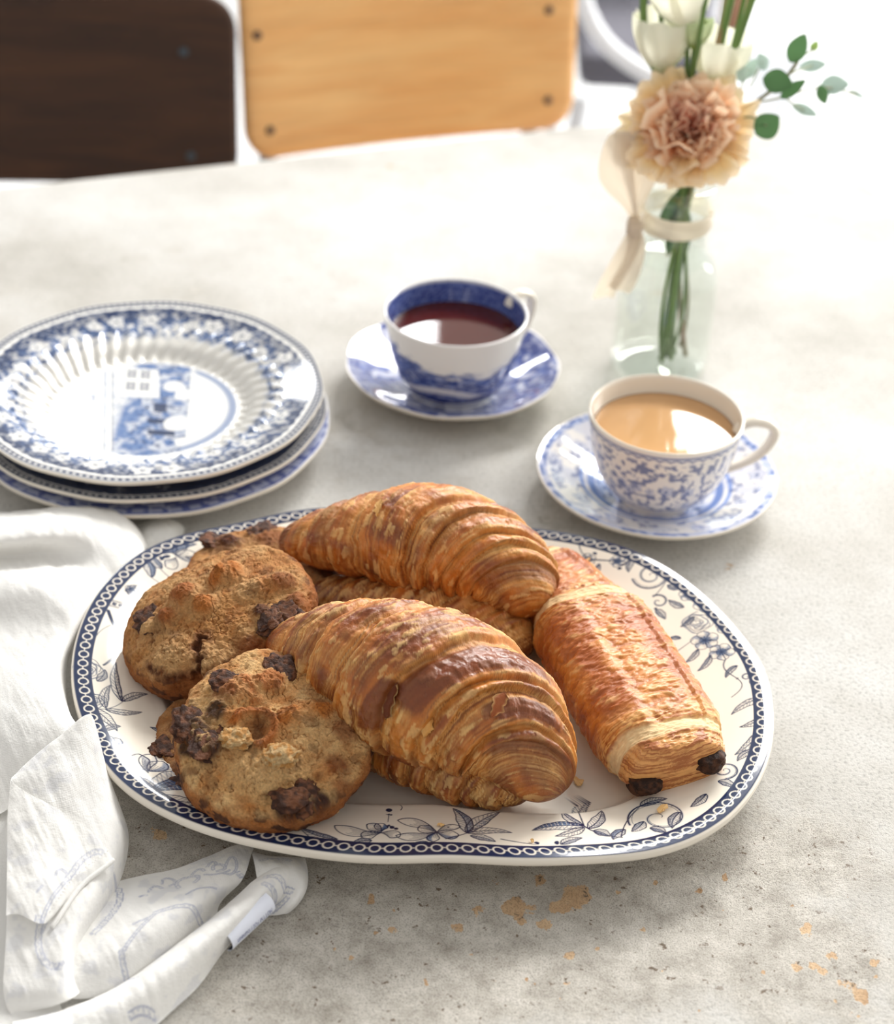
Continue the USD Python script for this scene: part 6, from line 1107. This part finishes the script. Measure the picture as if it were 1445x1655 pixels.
FLAKES = [(lab, x, y, on_platter(x, y) if p else TZ, r) for lab, x, y, p, r in (
    ("tan pastry flake lying on the printed scroll at the platter's lower right", .1067, .6341, 1, .0034),
    ("small tan flake on the printed flower in the middle of the front rim", .0046, .6155, 1, .0018),
    ("broad pale flake beside the front croissant's right tip", .0694, .6643, 1, .0042),
    ("tiny pale crumb on the rim just right of the front cookie", -.0430, .6228, 1, .0014),
    ("pale crumb on the back rim beside the printed buds", .0787, .8268, 1, .0016),
    ("tiny crumb on the chain border at the bottom of the platter", .0457, .6060, 1, .0012))]
# ------------------------------------------------------------------ chairs behind the table
def plywood(name, lo, hi, dark, rough, coat=.25):
    return material(name, {"tc": ("texture_coordinate", {}), "mp": ("mapping", {"scale": (3.0, 9.0, 26.0)}), "n": ("noise_texture", {"scale": 2.2, "detail": 6.0, "roughness": .6, "distortion": .8}), "n2": ("noise_texture", {"scale": 9.0, "detail": 3.0}), "mp2": ("mapping", {"scale": (4.0, 1.0, 90.0)}), "n3": ("noise_texture", {"scale": 3.0, "detail": 4.0}),
        "r": ("rgb_ramp", {"ramp": [(.3, lo), (.7, hi)]}), "m": ("mix_color", {"blend_type": "mix", "b": dark}), "q": ("rgb_ramp", {"ramp": [(.58, (0, 0, 0)), (.78, (.45,) * 3)]}), "m2": ("mix_color", {"blend_type": "multiply", "fac": .35}), "q3": ("rgb_ramp", {"ramp": [(.35, (.7,) * 3), (.6, (1,) * 3)]}),
        "p": ("principled_bsdf", {"roughness": rough, "coat_weight": coat, "coat_roughness": .25})},
        [("tc.object", "mp.vector"), ("mp.vector", "n.vector"), ("tc.object", "n2.vector"), ("tc.object", "mp2.vector"), ("mp2.vector", "n3.vector"), ("n.fac", "r.fac"), ("n2.fac", "q.fac"), ("q.color", "m.fac"), ("r.color", "m.a"), ("m.result", "m2.a"), ("n3.fac", "q3.fac"), ("q3.color", "m2.b"), ("m2.result", "p.base_color")])
m_ply = plywood("honey_plywood", srgb(222, 160, 92), srgb(240, 192, 126), srgb(206, 132, 66), .4)
m_shaded_ply = plywood("shaded_plywood", srgb(46, 25, 12), srgb(76, 45, 22), srgb(30, 16, 9), .7, .0)  # backlit shade of the left chair, painted into its wood colour
m_steel = plain("grey_steel", srgb(150, 152, 156), .35, metallic=.8)
m_screw = plain("dark_screw", srgb(70, 58, 58), .4, metallic=.6)
m_bolt = plain("blue_bolt", srgb(74, 84, 92), .4, metallic=.5)
def board(W, Hh, T_, r, bow, nu=60, nv=30):
    """Bent plywood panel with rounded corners; its face looks along -y, standing on z = 0 at its lower edge."""
    from shapely.geometry import box as sbox
    s, t = np.meshgrid(np.linspace(-1, 1, nu), np.linspace(-1, 1, nv), indexing="ij")
    hw, hh = W / 2, Hh / 2
    x, z_ = s * hw, t * hh
    cx, cz = np.maximum(np.abs(x) - (hw - r), 0), np.maximum(np.abs(z_) - (hh - r), 0)
    big = np.maximum(cx, cz); hy = np.hypot(cx, cz); k = np.where(hy > 0, big / np.maximum(hy, 1e-9), 1)
    x = np.sign(x) * np.where((cx > 0) & (cz > 0), hw - r + cx * k, np.abs(x)); z_ = np.sign(z_) * np.where((cx > 0) & (cz > 0), hh - r + cz * k, np.abs(z_))
    y = bow * (1 - (x / hw) ** 2) + .02 * ((z_ / hh) * .5 + .5)
    e = np.minimum(1 - np.abs(s), 1 - np.abs(t)); rnd = .0025 * np.exp(-e / .03)
    F0 = np.stack([x, y - T_ / 2 + rnd, z_ + hh], -1).reshape(-1, 3); B0 = np.stack([x, y + T_ / 2 - rnd, z_ + hh], -1).reshape(-1, 3)
    f = grid_faces(nu, nv); ring = np.r_[np.arange(0, nu * nv, nv), (nu - 1) * nv + np.arange(1, nv), np.arange(nu - 2, -1, -1) * nv + nv - 1, np.arange(nv - 2, 0, -1)]
    m = len(F0); nx = np.roll(ring, -1)
    return np.vstack([F0, B0]), np.vstack([f, f[:, ::-1] + m, np.stack([ring, ring + m, nx + m], 1), np.stack([ring, nx + m, nx], 1)])
def school_chair(label, x, y, rot, zb, W, Hh, mat, screws, m_s, seat_z=.44, bow=.018):
    o = thing("chair", label, "chair", (x, y, 0), rot)
    v, f = board(W, Hh, .011, .030, bow); put(o, "backrest", v + [0, 0, zb], f, mat)
    for sx, sz in screws:
        s = trimesh.creation.icosphere(subdivisions=2, radius=1.0); sv = np.array(s.vertices) * [.0042, .0018, .0042]
        yy_ = bow * (1 - (sx / (W / 2)) ** 2) + .02 * (sz / Hh) - .0062
        put(o, "screw", sv + [sx, yy_, zb + sz], np.array(s.faces), m_s)
    v, f = board(W - .02, .36, .012, .06, .0); sv = np.stack([v[:, 0], v[:, 2] - .37, seat_z - (v[:, 1] - .01) * .4], -1); put(o, "seat", sv, f, mat)
    hw = W / 2 - .03
    for sx in (-1, 1):
        pts = [(sx * hw, .036, zb + Hh * .85), (sx * hw, .034, zb), (sx * hw, .02, seat_z - .02), (sx * (hw + .02), .06, .02), (sx * (hw + .02), .06, .0)]
        tv_, tf_ = tube(np.vstack([spline(pts[:3], 20), spline(pts[2:], 14)[1:]]), .009, 10); put(o, "leg", tv_, tf_, m_steel)
        tv_, tf_ = tube([(sx * hw, -.33, seat_z - .02), (sx * (hw + .02), -.37, 0)], .009, 10); put(o, "leg", tv_, tf_, m_steel)
        tv_, tf_ = tube([(sx * hw, -.34, seat_z - .018), (sx * hw, .03, seat_z - .018)], .008, 10); put(o, "seat_rail", tv_, tf_, m_steel)
hx, hy = t_cor + t_dir * -.256 + np.array([-t_dir[1], t_dir[0]]) * .22
school_chair("honey coloured bent plywood chair backrest with dark screws, behind the table beside the flowers", hx, hy, t_ang, .648, .332, .190, m_ply, [(-.151, .117), (-.142, .028), (.137, .117), (.139, .030)], m_screw, bow=.010)
school_chair("bent plywood chair, its backlit shade painted dark brown, behind the table at the picture's far left", -.374, 1.578, 5, .632, .330, .174, m_shaded_ply, [(.118, .125), (.122, .03), (-.12, .125)], m_bolt, bow=.008)

# white tubular chair with a grey seat, further back
m_white_tube = plain("white_tube", srgb(222, 224, 228), .35)
m_greyfab = material("grey_fabric", {"tc": ("texture_coordinate", {}), "n": ("noise_texture", {"scale": 220.0}), "r": ("rgb_ramp", {"ramp": [(.3, srgb(84, 83, 92)), (.7, srgb(112, 111, 120))]}), "p": ("principled_bsdf", {"roughness": .9})}, [("tc.object", "n.vector"), ("n.fac", "r.fac"), ("r.color", "p.base_color")])
wc = thing("chair", "blurred white tubular metal chair with a grey seat, in the background behind the flowers", "chair", (.22, 2.32, 0))
def put_tube(o, name, pts, r, mat, n=40): v, f = tube(spline(pts, n), r, 12); put(o, name, v, f, mat)
put(wc, "seat", *box((-.085, -.10, .500), (.10, .22, .545), .015), m_greyfab)
put_tube(wc, "frame_tube", [(-.115, -.13, .76), (-.100, -.13, .66), (-.06, -.13, .575), (0, -.13, .535), (.06, -.13, .500), (.10, -.13, .44), (.115, -.13, .30), (.12, -.13, .0)], .011, m_white_tube)
put_tube(wc, "frame_tube", [(-.12, .2, .76), (-.10, .2, .55), (-.10, .2, .3), (-.11, .2, .0)], .011, m_white_tube)
put_tube(wc, "frame_tube", [(.11, .2, .54), (.11, .2, .3), (.12, .2, .0)], .011, m_white_tube)
put_tube(wc, "frame_tube", [(-.115, -.13, .0), (-.10, -.13, .3), (-.08, -.11, .49)], .011, m_white_tube)
put(wc, "back_panel", *box((-.09, .195, .56), (.085, .215, .76), .008), m_greyfab)
# soft white pouf and a brown basket
m_white_fab = plain("white_fabric", srgb(236, 237, 240), .9)
po = thing("pouf", "blurred white rounded pouf on the floor beyond the table's right corner", "pouf", (.56, 2.05, 0))
pp_ = [(.0005, 0), (.20, 0), (.235, .02), (.25, .10), (.25, .30), (.235, .38), (.20, .41), (.0005, .425)]
P_, F_ = lathe(PchipInterpolator(np.arange(8), pp_)(np.linspace(0, 7, 50)), 72); put(po, "cushion", P_.reshape(-1, 3), F_, m_white_fab)
a = np.linspace(0, 2 * PI, 90)
v, f = tube(np.stack([.2505 * np.cos(a), .2505 * np.sin(a), np.full(90, .21)], -1), .005, 8); put(po, "piping", v, f, plain("grey_piping", srgb(176, 184, 196), .8))
m_wick = material("brown_wicker", {"tc": ("texture_coordinate", {}), "w": ("wave_texture", {"bands_direction": "z", "scale": 40.0, "distortion": 2.0}), "r": ("rgb_ramp", {"ramp": [(.2, srgb(96, 66, 46)), (.8, srgb(140, 100, 72))]}), "p": ("principled_bsdf", {"roughness": .8})}, [("tc.object", "w.vector"), ("w.fac", "r.fac"), ("r.color", "p.base_color")])
ba = thing("basket", "blurred brown basket in the background, seen between the grass stems at the top edge", "basket", (.412, 3.05, .305))
bp = .42 * np.array([(.0005, .005), (.10, .003), (.115, .02), (.13, .20), (.137, .36), (.130, .37), (.124, .36), (.117, .2), (.1, .02), (.0005, .015)])
P_, F_ = lathe(bp, 60); put(ba, "body", P_.reshape(-1, 3), F_, m_wick)
a = np.linspace(0, 2 * PI, 60); v, f = tube(np.stack([.056 * np.cos(a), .056 * np.sin(a), np.full(60, .155)], -1), .0045, 10); put(ba, "rim", v, f, m_wick)

st_ = thing("stool", "blurred low white stool in the background, carrying the brown basket", "stool", (.412, 3.05, 0))
put(st_, "seat", *box((-.13, -.13, .275), (.13, .13, .305), .008), m_white_tube)
for sx in (-1, 1):
    for sy in (-1, 1): put(st_, "leg", *box((sx * .105 - .015, sy * .105 - .015, 0), (sx * .105 + .015, sy * .105 + .015, .278), .003), m_white_tube)

# ------------------------------------------------------------------ loose pastry flakes
m_flake = plain("pastry_flake", srgb(226, 184, 122), .5)
def flake(label, x, y, z_, r, seed):
    rg = np.random.default_rng(seed); a = np.linspace(0, 2 * PI, 11, endpoint=False); rr_ = r * rg.uniform(.45, 1.1, 11)
    top = np.stack([rr_ * np.cos(a), rr_ * .7 * np.sin(a), .0012 + .0010 * rg.random(11)], -1); bot = top - [0, 0, .0006]
    v = np.vstack([top, bot, [[0, 0, .0018]], [[0, 0, .0009]]]); k = np.arange(11); n = (k + 1) % 11
    f = np.vstack([np.stack([k, n, np.full(11, 22)], 1), np.stack([n + 11, k + 11, np.full(11, 23)], 1), np.stack([k, k + 11, n + 11], 1), np.stack([k, n + 11, n], 1)])
    o = thing("pastry_flake", label, "flake", (x, y, z_), rg.uniform(0, 360)); put(o, "crumb", v, f, m_flake, smooth=False)
for k, (lab, x, y, z_, r) in enumerate(FLAKES): flake(lab, x, y, z_, r, k)
